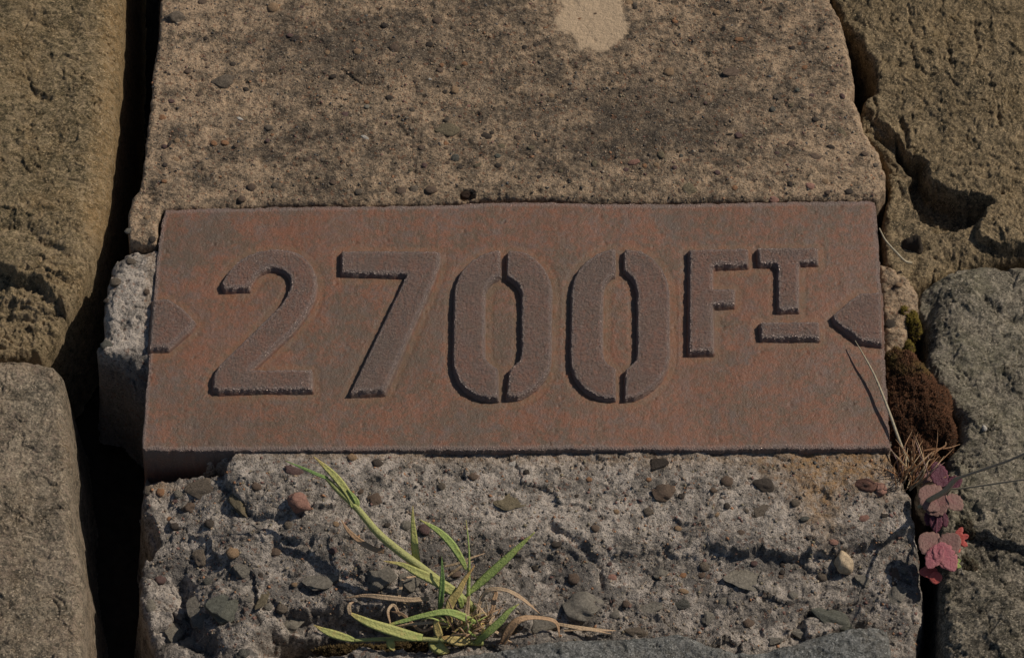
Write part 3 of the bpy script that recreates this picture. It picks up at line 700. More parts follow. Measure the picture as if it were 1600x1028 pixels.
UP = [(276,28,18,12,'grey',.3),(352,127,19,12,'grey',.2),(427,13,11,9,'tan'),(321,60,4,4,'dark'),(253,184,7,6,'orange'),(293,112,6,5,'brown'),(311,149,6,5,'brown'),(342,145,5,4,'brown'),
(334,224,6,5,'orange'),(351,223,7,5,'orange'),(276,220,5,5,'tan'),(265,225,3,5,'dark'),(258,258,5,4,'dark'),(393,293,8,7,'brown'),(377,311,7,6,'brown'),(420,200,8,5,'grey'),(418,220,4,4,'purple'),(375,186,6,2.5,'white'),(317,3,9,6,'brown'),
(699,203,20,12,'olive',0,'R'),(539,179,7,6,'purple'),(573,167,5,5,'lgrey'),(558,81,7,6,'tan'),(616,76,9,8,'brown'),(683,33,8,7,'brown'),(671,70,7,5,'dark'),(687,110,6,5,'brown'),(690,102,4,4,'orange'),(726,100,5,4,'orange'),(716,106,5,4,'olive'),
(608,153,7,5,'dark'),(711,141,8,7,'tan'),(696,144,6,4,'dark'),(732,166,4,3,'pink'),(644,172,5,4,'grey'),(759,213,10,6,'dark'),(784,229,6,6,'olive'),(778,244,6,4,'green'),(711,247,8,7,'blue'),(747,258,7,3,'olive'),(697,225,5,4,'orange'),(697,232,4,3,'brown'),
(658,231,5,5,'brown'),(647,230,6,4,'brown'),(570,215,7,3,'white',-.4),(549,237,4,3,'orange'),(627,299,9,8,'brown'),(647,296,9,7,'grey'),(673,297,10,7,'brown'),(728,303,12,8,'hole'),(671,124,4,2,'white'),(819,74,5,4,'dark'),(836,71,4,4,'dark'),
(854,45,6,3,'orange'),(830,231,6,4,'olive'),(840,210,6,5,'grey'),(929,256,5,6,'olive'),(883,205,4,3,'dark'),(842,277,5,4,'dark'),(1155,62,8,4,'orange'),(1045,113,9,8,'tan'),(1148,113,20,9,'brown',.3,'R'),(1052,157,8,5,'grey'),(982,139,3,4,'dark'),
(976,142,3,3,'dark'),(970,145,3,3,'brown'),(1207,171,5,5,'blue'),(1212,151,5,5,'grey'),(1154,212,7,6,'purple'),(1140,210,6,2.5,'dark'),(990,254,10,5,'pink'),(1007,259,4,4,'orange'),(1025,258,5,4,'tan'),(1064,244,4,4,'blue'),(1080,239,5,3,'dark'),
(1033,242,6,8,'olive'),(1076,295,13,12,'olive',0,'R'),(1148,294,5,5,'orange'),(1234,287,5,5,'dark'),(1236,227,7,6,'brown'),(1210,311,8,4,'pink'),(982,5,7,6,'tan'),(992,12,4,4,'dark'),(1197,15,11,4,'dark',.3,'A'),(1238,75,5,4,'dark'),(928,256,4,5,'grey'),
(1246,141,4,4,'green'),(1302,38,4,4,'dark'),(1257,106,6,4,'orange'),(1303,132,5,4,'brown'),(1274,187,6,5,'dark'),(1315,208,7,11,'olive'),(1316,150,5,7,'purple',.3,'a'),(1298,230,7,4,'dark',-.6),(1275,246,11,7,'brown'),(1352,241,7,4,'brown'),(1368,258,5,4,'grey'),
(1289,284,6,5,'tan'),(1266,291,8,7,'pink'),(1326,299,8,6,'dark',0,'a'),(1293,301,5,5,'brown'),(1235,288,4,6,'dark'),(1209,314,7,5,'pink'),(1311,278,5,3,'dark'),(1237,226,8,6,'brown'),(1268,150,5,4,'purple'),(1335,172,4,4,'brown'),
(462,60,8,5,'dark'),(520,120,6,4,'dark'),(600,40,7,5,'dark'),(905,30,3,2,'orange'),(930,22,3,2,'brown'),(1120,20,6,5,'tan'),(1080,60,5,4,'brown'),(860,150,6,5,'tan'),(900,120,5,5,'grey'),(480,250,6,5,'brown'),(430,290,7,5,'grey'),(520,285,6,5,'brown'),(560,300,7,6,'grey')]
for t in UP:
    px, py, rx, ry, k = t[:5]; rot = t[5] if len(t) > 5 else rnd.uniform(-.5, .5); kd = t[6] if len(t) > 6 else ('R' if rx > 11 else 'r')
    flat = .28 if kd == 'R' and rx > 12 and k in ('olive', 'brown') else .6
    pebble(top_tab, px, py, rx, ry, k, rot, kd, .42 if flat < .5 else .5, flat)
LO = [(460,736,15,7,'purple'),(590,724,9,7,'dark'),(587,781,12,11,'brown',0,'R',.3),(634,821,9,7,'lgrey'),(663,827,9,10,'purple'),(711,896,9,8,'brown'),(802,725,10,5,'white',.1,'a'),(823,738,5,5,'dark'),(795,783,25,15,'olive',0,'R',.12),(836,887,6,5,'dark'),
(550,715,8,6,'tan'),(897,904,10,9,'brown'),(1027,723,19,12,'dark',0,'A',.6),(1035,769,20,14,'brown',.1,'A',.45),(1135,752,10,9,'brown'),(1194,757,18,12,'dark',0,'A',.5),(1065,775,6,5,'dark'),(1115,766,6,4,'brown'),(920,749,5,4,'orange'),(1014,749,5,4,'orange'),
(1013,800,8,7,'grey'),(963,799,5,4,'tan'),(1059,825,6,4,'tan'),(1119,803,5,4,'tan'),(1157,832,7,5,'brown'),(1190,800,16,12,'grey',0,'R',.15),(1243,786,8,7,'grey'),(1257,810,8,4,'blue'),(1136,790,5,5,'dark'),(1179,902,38,22,'lgrey',.1,'R',.2),(1223,881,5,5,'dark'),(1223,894,5,4,'dark'),
(1285,900,8,7,'grey'),(955,902,8,6,'pink'),(1068,923,8,4,'tan'),(907,948,34,24,'rock',0,'A',.55),(1008,946,28,17,'rock',0,'A',.3),(994,986,19,8,'grey',0,'A',.5),(1170,974,9,8,'brown'),(1031,897,13,8,'rock',0,'A',.6),(978,943,7,6,'brown'),(1065,943,15,8,'blue',0,'A',.4),
(1360,762,0,0,'x'),(1349,810,9,5,'pink'),(1412,891,6,6,'lgrey'),(1303,847,8,5,'pink'),(1264,839,4,5,'dark'),(1286,902,7,6,'grey'),(1382,806,6,4,'dark'),(1397,896,8,17,'brown',0,'A',.6),(1300,965,34,15,'green',-.3,'A',.5),(1255,990,20,10,'rock',0,'A',.5),
(251,769,7,7,'orange'),(232,766,9,8,'grey'),(279,772,8,7,'lgrey'),(297,793,12,8,'brown'),(273,822,8,6,'dark',0,'a'),(328,818,9,8,'dark',0,'a'),(314,762,26,17,'grey',.2,'A',.3),(372,785,12,26,'olive',.5,'A',.7),(265,811,5,4,'orange'),
(347,946,27,26,'green',.4,'A',.45),(324,909,7,6,'blue'),(251,906,9,8,'purple'),(363,864,10,9,'tan'),(440,950,9,8,'grey'),(419,948,7,6,'rock'),(312,869,12,15,'grey',0,'A',.5),(378,889,15,13,'rock',0,'A',.5),(410,935,10,18,'olive',-.3,'A',.4),(407,899,4,5,'dark'),(460,913,5,4,'tan'),
(378,1023,12,9,'blue',0,'A',.7),(450,975,24,15,'lgrey',0,'A',.5),(311,950,22,30,'rock',0,'A',.2),(593,900,26,20,'rock',.2,'A',.4),(640,905,18,18,'rock',0,'A',.4),(846,972,27,17,'rock',0,'A',.6),(430,862,9,7,'brown'),(520,860,7,6,'purple'),(500,905,30,16,'rock',.3,'A',.25),
(760,905,14,9,'rock',0,'A',.5),(690,760,7,6,'grey'),(740,745,8,6,'brown'),(870,735,7,6,'dark'),(870,850,9,6,'dark'),(930,825,7,6,'brown'),(1100,885,8,7,'grey'),(1130,940,9,7,'rock',0,'a'),(1240,930,10,8,'rock',0,'a'),(960,960,10,8,'rock',0,'a'),(1110,965,14,10,'rock',0,'A',.4),(1350,905,16,12,'rock',0,'A',.4),
(1210,1000,14,7,'rock',0,'A',.5),(680,700,0,0,'x'),(1400,930,16,18,'rock',0,'A',.4),(235,945,10,12,'lgrey',0,'a'),(270,985,16,20,'lgrey',0,'A',.5),(300,1005,24,12,'rock',0,'A',.5),(450,820,7,6,'grey'),(400,760,8,6,'brown')]
for t in LO:
    px, py, rx, ry, k = t[:5]
    if k == 'x': continue
    rot = t[5] if len(t) > 5 else rnd.uniform(-.5, .5); kd = t[6] if len(t) > 6 else ('R' if rx > 11 else 'r'); flat = t[7] if len(t) > 7 else .65
    pebble(low_tab, px, py, rx, ry, k, rot, kd, .5 if flat > .3 else .4, flat)
for px, py, rx, ry, k in [(238,374,6,6,'dark'),(202,361,8,5,'lgrey'),(230,340,6,5,'tan')]: pebble(top_tab, px, py, rx, ry, k)
for px, py, rx, ry, k in [(204,408,8,6,'grey'),(180,440,10,8,'grey'),(166,470,5,4,'dark'),(229,456,5,5,'brown'),(168,540,12,9,'blue'),(226,390,6,5,'dark')]: pebble(la_tab, px, py, rx, ry, k)
for px, py, rx, ry, k in [(1391,507,9,9,'dark'),(1405,445,6,5,'tan')]: pebble(lb_tab, px, py, rx, ry, k)
# a long polished pebble of two tones
pebble(low_tab, 1352, 760, 19, 10, 'redbrown', -.12, 'R', .6, .8); pebble(low_tab, 1376, 764, 10, 11, 'pink', .1, 'R', .6, .8)
for _ in range(70):
    px = rnd.uniform(255, 1300); py = rnd.uniform(5, 300)
    if 860 < px < 985 and py < 85: continue
    s_ = rnd.uniform(2.6, 4.6); pebble(top_tab, px, py, s_*rnd.uniform(1, 1.5), s_, rnd.choice(['dark','brown','tan','grey','orange','olive','brown','purple']), rnd.uniform(-.6, .6))
for _ in range(14):
    px = rnd.uniform(250, 1410); py = rnd.uniform(730, 960)
    s_ = rnd.uniform(3, 5.5); pebble(low_tab, px, py, s_*rnd.uniform(1, 1.5), s_, rnd.choice(['dark','brown','tan','grey','orange','rock','brown','purple']), rnd.uniform(-.6, .6))
# loose ones
def loose(px, py, rx, ry, k, label, flat=.9, seed=3):
    x, y, z = surf(low_tab, px, py+ry*.8)
    me = ico(3, seed, .95, .2); me.materials.append(peb_mat(k))
    o = bpy.data.objects.new('loose_pebble', me); COL.objects.link(o)
    a, b = rx*PX, ry*PX*1.05; c = b*flat
    o.scale = (a, b, c); o.rotation_euler = (.15, .2, rnd.uniform(-.3, .3)); o.location = (x, y+b*.2, z+c*.62)
    tag(o, label, 'pebble')
loose(468, 781, 17, 14, 'pink', 'pink angular pebble lying on the broken concrete left of the grass', seed=31)
loose(1318, 874, 15, 16, 'cream', 'cream-coloured angular pebble lying below the ledge at the lower right', seed=17)

q_ = pebble(lr_tab, 1538, 669, 5, 5, 'white', 0, 'a', .6, .8, parent=st_lr); q_.location = Vector(surf(lr_tab, 1538, 669))

# grit: thousands of coarse sand grains standing out of the two faces
def grit(tab, n, box, smin, smax, pal, mat, seed, avoid=None, zmin=-.02):
    r = np.random.RandomState(seed)
    u = r.uniform(box[0], box[2], n); v = r.uniform(box[1], box[3], n)
    base = np.array([[1,0,0],[-1,0,0],[0,1,0],[0,-1,0],[0,0,1],[0,0,-1]], float)
    tri = np.array([[0,2,4],[2,1,4],[1,3,4],[3,0,4],[2,0,5],[1,2,5],[3,1,5],[0,3,5]])
    V = []; T = []; C = []; k = 0
    for i in range(n):
        if avoid is not None and avoid(u[i], v[i]): continue
        x, y, z = surf(tab, u[i], v[i])
        if z < zmin: continue
        s = (smin + (smax-smin)*r.rand()**3)*PX
        a = r.uniform(0, 6.28); ca, sa = math.cos(a), math.sin(a)
        b = base*np.array([s*r.uniform(.8, 1.5), s*r.uniform(.7, 1.1), s*r.uniform(.4, .9)])*(1+.25*r.uniform(-1, 1, (6, 1)))
        b = b @ np.array([[ca, sa, 0], [-sa, ca, 0], [0, 0, 1]])
        V.append(b + (x-bl[0], y-bl[1], z-bl[2]+s*.05)); T.append(tri+k*6); k += 1
        c = pal[r.randint(len(pal))]; j = r.uniform(.7, 1.25); C.append(np.tile([c[0]*j, c[1]*j, c[2]*j, 1], (6, 1)))
    me = mesh_np('grit', np.concatenate(V), None, {'grain': np.concatenate(C)}, np.concatenate(T), shade=True)
    o = link('grit', me, mat, block); tag(o, kind='stuff')
ng = N('sand_grains'); M_GRIT = ng.done(ng.attr('grain', 'Color'), .75, None, .35)
pal = [(.06,.055,.05),(.13,.11,.09),(.2,.16,.12),(.3,.22,.15),(.33,.17,.09),(.2,.11,.09),(.32,.26,.19),(.1,.1,.1),(.24,.2,.13)]
grit(top_tab, 5200, (205, 0, 1385, 312), .9, 3.0, pal, M_GRIT, 3, lambda u, v: 865 < u < 985 and v < 82, -.005)
grit(low_tab, 5200, (225, 712, 1440, 1015), .9, 3.4, pal, M_GRIT, 4)

# ------------------------------------------------------------------ plants
def catmull(p, n=7):
    p = [np.array(q, float) for q in p]; q = [2*p[0]-p[1]] + p + [2*p[-1]-p[-2]]; out = []
    for i in range(1, len(q)-2):
        for j in range(n):
            t = j/n
            out.append(.5*((2*q[i]) + (-q[i-1]+q[i+1])*t + (2*q[i-1]-5*q[i]+4*q[i+1]-q[i+2])*t*t + (-q[i-1]+3*q[i]-3*q[i+1]+q[i+2])*t**3))
    out.append(p[-1]); return out
def path3(pts, z0):
    """(px, py, height over the ground, half width in px) -> points in the place"""
    out = []
    for px, py, h, wd in pts:
        x, y, z = P(px, py, z0+h); out.append((x, y, z, wd*PX*.78))
    return out
def blade(name, pts, mat, parent, z0, fold=.35, roll=0.0, thick=.00018, twist=0.0, label=None):
    c = catmull(path3(pts, z0)); n = len(c); org = np.array(parent.location)
    V = []; Q = []; A = []
    for i, p in enumerate(c):
        a = c[max(0, i-1)][:3]; b = c[min(n-1, i+1)][:3]; t = (b-a)/max(1e-9, np.linalg.norm(b-a))
        up = np.array([0, -.45, 1.0]); s = np.cross(t, up); s /= max(1e-9, np.linalg.norm(s)); nn = np.cross(s, t)
        an = roll + twist*i/n; s, nn = s*math.cos(an)+nn*math.sin(an), nn*math.cos(an)-s*math.sin(an)
        wd = max(p[3], .00008); th = min(thick, wd*.5); o = p[:3]-org
        for k, (e, f) in enumerate(((-1, fold), (-.5, fold*.4), (0, 0), (.5, fold*.4), (1, fold))): V.append(o + s*wd*e + nn*(wd*f + (th if 0 < k < 4 else 0)))
        for e, f in ((.5, fold*.4), (0, 0), (-.5, fold*.4)): V.append(o + s*wd*e + nn*(wd*f-th))
        A += [i/(n-1)]*8
        if i:
            for k in range(8): Q.append(((i-1)*8+k, (i-1)*8+(k+1) % 8, i*8+(k+1) % 8, i*8+k))
    Q.append((0, 1, 2, 3)); Q.append((n*8-8, n*8-7, n*8-6, n*8-5))
    me = mesh_np(name, np.array(V), Q, {'along': np.array(A)})
    o = link(name, me, mat, parent)
    if label: o['label'] = label
    return o
def stem(name, pts, mat, parent, z0, label=None, sides=8):
    c = catmull(path3(pts, z0)); n = len(c); org = np.array(parent.location) if parent is not None else np.zeros(3)
    V = []; Q = []; A = []
    for i, p in enumerate(c):
        a = c[max(0, i-1)][:3]; b = c[min(n-1, i+1)][:3]; t = (b-a)/max(1e-9, np.linalg.norm(b-a))
        s = np.cross(t, (0.1, .2, 1)); s /= np.linalg.norm(s); nn = np.cross(s, t)
        for k in range(sides):
            an = 2*PI*k/sides; V.append(p[:3]-org + (s*math.cos(an)+nn*math.sin(an))*p[3])
        A += [i/(n-1)]*sides
        if i:
            for k in range(sides): Q.append(((i-1)*sides+k, (i-1)*sides+(k+1) % sides, i*sides+(k+1) % sides, i*sides+k))
    me = mesh_np(name, np.array(V), Q, {'along': np.array(A)})
    o = link(name, me, mat, parent)
    if label: o['label'] = label
    return o
def leafmat(name, base, mid, tip, tipat=.7, trans=.25, rough=.5):
    n = N(name); a = n.attr('along')
    c = n.mix(n.rng(a, 0, .35), base, mid); c = n.mix(n.rng(n.math('ADD', a, n.math('MULTIPLY', n.math('SUBTRACT', n.noise(.3, 3, .6), .5), .5)), tipat, 1), c, tip)
    c = n.mix(n.rng(n.noise(.9, 5, .75), .5, .66, 0, .5), c, tuple(v*.5 for v in mid)); c = n.mix(n.rng(n.noise(.35, 4, .7), .55, .68, 0, .5), c, tip)
    return n.done(c, rough, n.bump(n.noise(.7, 4, .7), .0009, .9), .4, **{'Subsurface Weight': 0.0, 'Transmission Weight': 0.0})
G_STEM = leafmat('pale_green_stem', (.30, .33, .10), (.42, .42, .16), (.36, .40, .13), .6)
G_A = leafmat('fresh_green_leaf', (.34, .42, .12), (.36, .46, .13), (.50, .44, .13), .85)
G_B = leafmat('yellow_green_leaf', (.36, .42, .12), (.48, .49, .16), (.56, .42, .15), .72)
G_C = leafmat('dark_green_leaf', (.24, .34, .09), (.20, .32, .09), (.18, .28, .08), .8)
G_Y = leafmat('yellow_leaf', (.5, .42, .17), (.56, .44, .16), (.6, .36, .12), .6)
G_D = leafmat('dead_straw_leaf', (.42, .30, .18), (.55, .40, .25), (.50, .33, .20), .6)
G_D2 = leafmat('brown_dead_leaf', (.36, .22, .12), (.50, .32, .18), (.42, .26, .15), .6)
GZ = -.0165
gp = empty('grass_plant', P(745, 985, GZ), 'green tufted grass plant with yellowed and dead leaves growing from the crevice below the plate', 'grass')
stem('stem', [(752,975,.001,6),(735,945,.008,7),(700,918,.014,7.5),(655,884,.020,8),(625,862,.024,8),(590,832,.028,7.5),(556,792,.033,6.5),(530,768,.036,5.5),(508,745,.039,3.6)], G_STEM, gp, GZ)
blade('leaf', [(552,792,.034,5),(546,775,.036,6.5),(530,752,.039,7.5),(512,733,.042,5.5),(490,713,.044,.6)], G_B, gp, GZ, .3)
blade('leaf', [(556,794,.033,3),(558,785,.035,5),(550,772,.037,3),(543,764,.038,1)], G_A, gp, GZ, .3)
blade('leaf', [(512,747,.039,3.4),(498,742,.041,3.4),(475,732,.043,2.6),(446,720,.045,.5)], G_C, gp, GZ, .3)
blade('leaf', [(600,862,.024,4.5),(585,858,.022,5),(563,846,.020,5.5),(545,830,.019,4),(533,812,.019,.8)], G_D2, gp, GZ, .3)
blade('leaf', [(654,894,.014,6.5),(650,870,.020,7.5),(647,840,.027,6.5),(645,812,.033,3.6),(645,790,.037,.6)], G_B, gp, GZ, .25)
blade('leaf', [(729,890,.020,3),(720,872,.024,6),(704,848,.029,7.5),(683,828,.033,5.5),(655,811,.037,.6)], G_A, gp, GZ, .3)
blade('leaf', [(687,958,.006,3.5),(689,935,.013,5.5),(691,910,.019,5),(691,888,.024,2.8),(690,868,.028,.5)], G_C, gp, GZ, .5)
stem('stem', [(733,975,.001,4.5),(732,945,.008,4.2),(732,918,.014,3.6),(733,895,.019,2.6),(733,866,.025,1.8),(731,838,.030,1.4),(728,812,.034,.6)], G_A, gp, GZ)
blade('leaf', [(734,926,.012,3.5),(745,915,.014,7),(765,897,.018,8.5),(790,874,.023,7.5),(812,853,.027,5),(836,831,.031,.7)], G_A, gp, GZ, .25)
blade('leaf', [(730,940,.010,5),(708,924,.014,9.5),(680,907,.018,10),(650,893,.021,8),(628,882,.022,4.5),(598,876,.023,.6)], G_B, gp, GZ, .25)
blade('leaf', [(699,962,.008,8),(705,940,.012,9),(716,925,.015,7),(726,906,.018,4.5),(742,883,.022,.6)], G_Y, gp, GZ, .3)
blade('leaf', [(722,950,.008,4),(718,935,.012,5.5),(708,925,.013,4),(700,922,.012,1)], G_A, gp, GZ, .3)
blade('leaf', [(745,985,.002,6),(740,975,.006,8),(720,962,.012,8),(695,956,.015,6.5),(660,962,.014,5),(630,970,.012,4),(598,978,.010,1)], G_A, gp, GZ, .3)
stem('stem', [(755,1005,.001,5),(700,1000,.004,5.5),(650,998,.005,4.5),(600,998,.006,4),(555,1000,.007,3.4)], G_STEM, gp, GZ)
blade('leaf', [(660,996,.006,7),(640,993,.008,10),(610,984,.011,10.5),(580,974,.014,8.5),(560,965,.015,6),(546,957,.016,2)], G_B, gp, GZ, .25)
blade('leaf', [(547,960,.016,3),(545,950,.018,4.5),(547,943,.019,3),(553,940,.019,.8)], G_D, gp, GZ, .3)
blade('leaf', [(556,1000,.007,3.5),(540,996,.008,7),(520,990,.009,8),(505,984,.010,5),(490,976,.011,.7)], G_B, gp, GZ, .3)
blade('leaf', [(612,996,.006,3),(610,1003,.006,8),(612,1010,.004,7),(616,1016,.003,2)], G_B, gp, GZ, .3)
blade('leaf', [(742,1005,.002,5),(760,990,.008,7.5),(782,970,.013,7),(795,955,.016,4.5),(811,943,.018,.7)], G_A, gp, GZ, .35)
blade('leaf', [(686,998,.002,6),(680,1005,.003,14),(690,1014,.003,12),(702,1018,.002,3)], G_B, gp, GZ, .2)
blade('leaf', [(735,1000,.004,5),(718,1002,.006,9.5),(700,998,.007,7),(690,995,.007,1)], G_Y, gp, GZ, .25)
blade('leaf', [(690,1000,.004,5),(684,985,.008,8),(682,970,.012,5),(690,955,.014,1)], G_Y, gp, GZ, .3)
for pts, mt in (([(670,935,.010,4),(640,937,.011,5),(600,933,.012,5.5),(570,930,.012,3.5),(540,934,.011,.7)], G_D),
                ([(745,960,.008,3),(752,935,.012,4),(765,922,.016,4.5),(790,922,.018,4),(815,935,.016,4),(843,958,.010,.8)], G_D),
                ([(748,968,.006,3),(768,955,.010,4),(772,938,.012,5),(775,925,.013,4),(765,920,.014,2)], G_D2),
                ([(785,1005,.003,6),(795,985,.008,9),(812,968,.012,6.5),(840,965,.011,4),(868,972,.008,4),(874,995,.003,1)], G_D2),
                ([(868,974,.004,3),(900,980,.003,4),(930,984,.002,4),(962,985,.001,.8)], G_D), ([(880,985,.002,2),(915,983,.003,3),(955,990,.001,.6)], G_D),
                ([(700,975,.008,2),(680,972,.010,3),(640,975,.009,3),(610,980,.008,1)], G_D), ([(625,962,.008,3),(615,945,.010,3),(606,955,.010,3),(610,975,.006,1.5)], G_D),
                ([(690,970,.006,2.5),(660,985,.006,3),(630,960,.010,3),(612,955,.010,1)], G_D2), ([(640,945,.006,2),(625,935,.010,3),(626,920,.011,3.5),(630,905,.010,3),(650,900,.008,1.5)], G_D),
                ([(695,885,.012,2),(715,880,.014,2.5),(735,872,.016,2.5),(758,864,.017,.7)], G_D), ([(700,900,.010,2),(722,884,.014,3),(740,876,.016,1)], G_D),
                ([(745,975,.004,2.5),(740,960,.008,3),(750,950,.010,2.5),(748,962,.008,2.5),(738,965,.007,1)], G_D), ([(740,985,.004,2),(770,985,.006,3),(790,998,.004,2),(800,1003,.002,.8)], G_D),
                ([(738,980,.006,2.4),(770,962,.009,3),(765,975,.008,2),(790,960,.010,2),(800,950,.010,1)], G_D), ([(710,985,.004,2.5),(700,965,.008,3),(690,950,.010,1)], G_D2),
                ([(720,990,.002,3),(716,970,.008,3),(706,950,.012,2),(700,935,.014,.8)], G_D2), ([(760,998,.003,2),(745,990,.006,3),(735,995,.004,3),(725,1012,.001,1)], G_D), ([(755,990,.003,3),(728,992,.006,3),(705,985,.008,.8)], G_D2),
                ([(730,988,.003,5),(729,968,.007,5.5),(731,945,.010,4.5),(733,930,.012,3)], G_D)):
    blade('dead_leaf', pts, mt, gp, GZ, .35, twist=.5)

r3 = random.Random(4)
for i in range(34):
    bx = 728+r3.gauss(0, 22); by = 985+r3.uniform(-14, 14); a = r3.gauss(0, 1.0); L = r3.uniform(18, 62); tx = bx+math.sin(a)*L; ty = by-abs(math.cos(a))*L*.8; hh = r3.uniform(.004, .016)
    blade('dead_leaf' if i % 3 else 'leaf', [(bx, by, .002, 1.3), (bx*.6+tx*.4+r3.uniform(-8, 8), by*.6+ty*.4, hh*.8, r3.uniform(1.4, 2.6)), (bx*.2+tx*.8, by*.2+ty*.8, hh, 1.4), (tx+r3.uniform(-8, 8), ty+r3.uniform(-2, 8), hh*.8, .4)],
          (G_D, G_D2, G_D)[i % 3] if i % 3 else r3.choice((G_B, G_Y, G_A)), gp, GZ, .35, twist=r3.uniform(-1.5, 1.5))
def straw(label, pts, z0, mat, name='straw'):
    o = stem(name, [p for p in pts], mat, None, z0); return tag(o, label, 'straw')
M_STRAW = leafmat('dry_straw', (.40, .33, .22), (.46, .40, .28), (.36, .30, .2), .7)
straw('dry straw lying across the lower right corner of the rusty plate', [(1420,722,-.003,2.4),(1406,690,.002,2.9),(1388,640,.0042,2.8),(1368,590,.0046,2.2),(1350,556,.005,1.6),(1336,532,.0045,.7)], 0, M_STRAW)
straw('thin dry straw in the hollow beside the upper right edge of the plate', [(1374,357,.001,1.4),(1384,376,.001,1.9),(1400,394,-.001,2.1),(1414,408,-.003,2.4),(1424,411,-.005,3.4)], 0, M_STRAW)

tuft = empty('dry_grass_tuft', P(1412, 770, -.01), 'tuft of fine orange-brown dead grass at the lower right corner of the plate', 'dry grass')
r2 = random.Random(11)
M_TF = [leafmat('orange_dry_blade', (.28, .15, .08), (.36, .18, .08), (.36, .22, .12), .6), leafmat('purple_dry_blade', (.2, .13, .12), (.25, .15, .14), (.3, .2, .15), .6), leafmat('straw_dry_blade', (.42, .32, .2), (.5, .37, .22), (.42, .3, .18), .6)]
for i in range(46):
    bx = 1404+r2.uniform(-4, 40); by = 752+r2.uniform(-14, 16); a = r2.gauss(.2, .38); L = r2.uniform(40, 95)
    tx = bx+math.sin(a)*L; ty = by-abs(math.cos(a))*L*r2.uniform(.6, 1.05); bend = r2.uniform(-12, 12); h = r2.uniform(.004, .016)
    blade('blade', [(bx, by, 0, 1.1), (bx*.65+tx*.35+bend, by*.65+ty*.35, h*.6, 1.25), (bx*.3+tx*.7+bend*.7, by*.3+ty*.7, h, 1.0), (tx, ty, h*.9, .35)], M_TF[r2.choice((0,0,0,1,2))], tuft, -.005, .4, twist=r2.uniform(-1, 1))
for pts in ([(1420,750,.002,1.6),(1450,712,.008,1.8),(1475,698,.010,1.7),(1478,690,.011,.8)], [(1412,735,.001,1.6),(1440,706,.007,1.8),(1480,700,.009,1.4),(1500,694,.009,.5)], [(1393,700,.002,1.4),(1398,740,.002,1.6),(1405,765,0,1.2)]):
    blade('blade', pts, M_TF[0], tuft, -.010, .4)

# the red-leaved weed
def petal(name, c, d, L, W, h0, h1, mat, parent, lobes=4, label=None, cup=.05, z0=-.008):
    L *= 1.2; W *= 1.15
    """a scalloped leaf from px c in direction d (radians, image), length and width in px"""
    org = np.array(parent.location); n, m = 22, 9; V = []; Q = []; A = []
    for i in range(n):
        t = i/(n-1); wd = W*(math.sin(PI*min(1, t*.86+.10))**.75)*(.84+.22*abs(math.sin(t*(lobes+1)*PI))**.6)*(1 if t < .97 else .6)
        for j in range(m):
            e = j/(m-1)*2-1
            ax = c[0]+math.cos(d)*L*t - math.sin(d)*wd*e; ay = c[1]+math.sin(d)*L*t + math.cos(d)*wd*e
            hh = h0+(h1-h0)*t + cup*abs(e)*wd*PX - .0003*(e*e)*t
            x, y, z = P(ax, ay, z0+hh); V.append((x-org[0], y-org[1], z-org[2])); A.append(abs(e)*.6+t*.4)
    k = len(V)
    V += [(x, y, z-.00015) for x, y, z in V]; A += A
    for i in range(n-1):
        for j in range(m-1):
            q = (i*m+j, i*m+j+1, (i+1)*m+j+1, (i+1)*m+j); Q.append(q); Q.append(tuple(v+k for v in reversed(q)))
    for i in range(n-1):
        Q.append((i*m, (i+1)*m, (i+1)*m+k, i*m+k)); Q.append(((i+1)*m+m-1, i*m+m-1, i*m+m-1+k, (i+1)*m+m-1+k))
    o = link(name, mesh_np(name, np.array(V), Q, {'along': np.array(A)}), mat, parent)
    if label: o['label'] = label
    return o
L_PK = leafmat('pink_leaf', (.34, .07, .10), (.37, .115, .135), (.36, .13, .13), .5)
L_GP = leafmat('greyish_pink_leaf', (.24, .09, .09), (.23, .12, .10), (.24, .14, .11), .5)
L_PU = leafmat('dark_purple_leaf', (.09, .015, .03), (.10, .02, .04), (.14, .03, .05), .5)
L_RD = leafmat('bright_red_leaf', (.5, .07, .06), (.55, .10, .08), (.5, .12, .1), .5)
weed = empty('red_leaved_weed', P(1455, 850, -.01), 'low weed with pink, red and purple scalloped leaves in the joint at the right', 'weed')
D = math.radians
petal('leaf', (1469,862), D(-140), 34, 17, .010, .011, L_GP, weed); petal('leaf', (1470,862), D(-42), 32, 16, .010, .012, L_GP, weed)
petal('leaf', (1464,850), D(55), 40, 15, .012, .009, L_PK, weed); petal('leaf', (1470,852), D(120), 34, 12, .012, .010, L_PK, weed); petal('leaf', (1474,855), D(65), 34, 12, .012, .009, L_PK, weed)
petal('leaf', (1465,893), D(180), 24, 8, .005, .004, L_RD, weed); petal('leaf', (1462,893), D(90), 16, 9, .006, .003, L_RD, weed)
for a in (-50, -5, 40, 85): petal('leaf', (1493,842), D(a-10), 18, 5, .006, .008, L_RD, weed, 2)
petal('leaf', (1475,790), D(-145), 38, 19, .011, .012, L_GP, weed); petal('leaf', (1480,780), D(150), 32, 15, .012, .010, L_GP, weed); petal('leaf', (1480,775), D(40), 26, 11, .010, .008, L_GP, weed)
petal('leaf', (1474,760), D(-110), 34, 12, .010, .013, L_PU, weed, label='dark purple leaf standing up behind'); petal('leaf', (1480,760), D(-30), 22, 9, .010, .012, L_PU, weed)
petal('leaf', (1462,800), D(88), 26, 9, .010, .006, L_PU, weed); petal('leaf', (1452,795), D(95), 22, 6, .008, .005, L_PU, weed); petal('leaf', (1472,800), D(75), 20, 6, .008, .005, L_PU, weed)
petal('leaf', (1432,742), D(10), 24, 9, .004, .005, L_GP, weed)
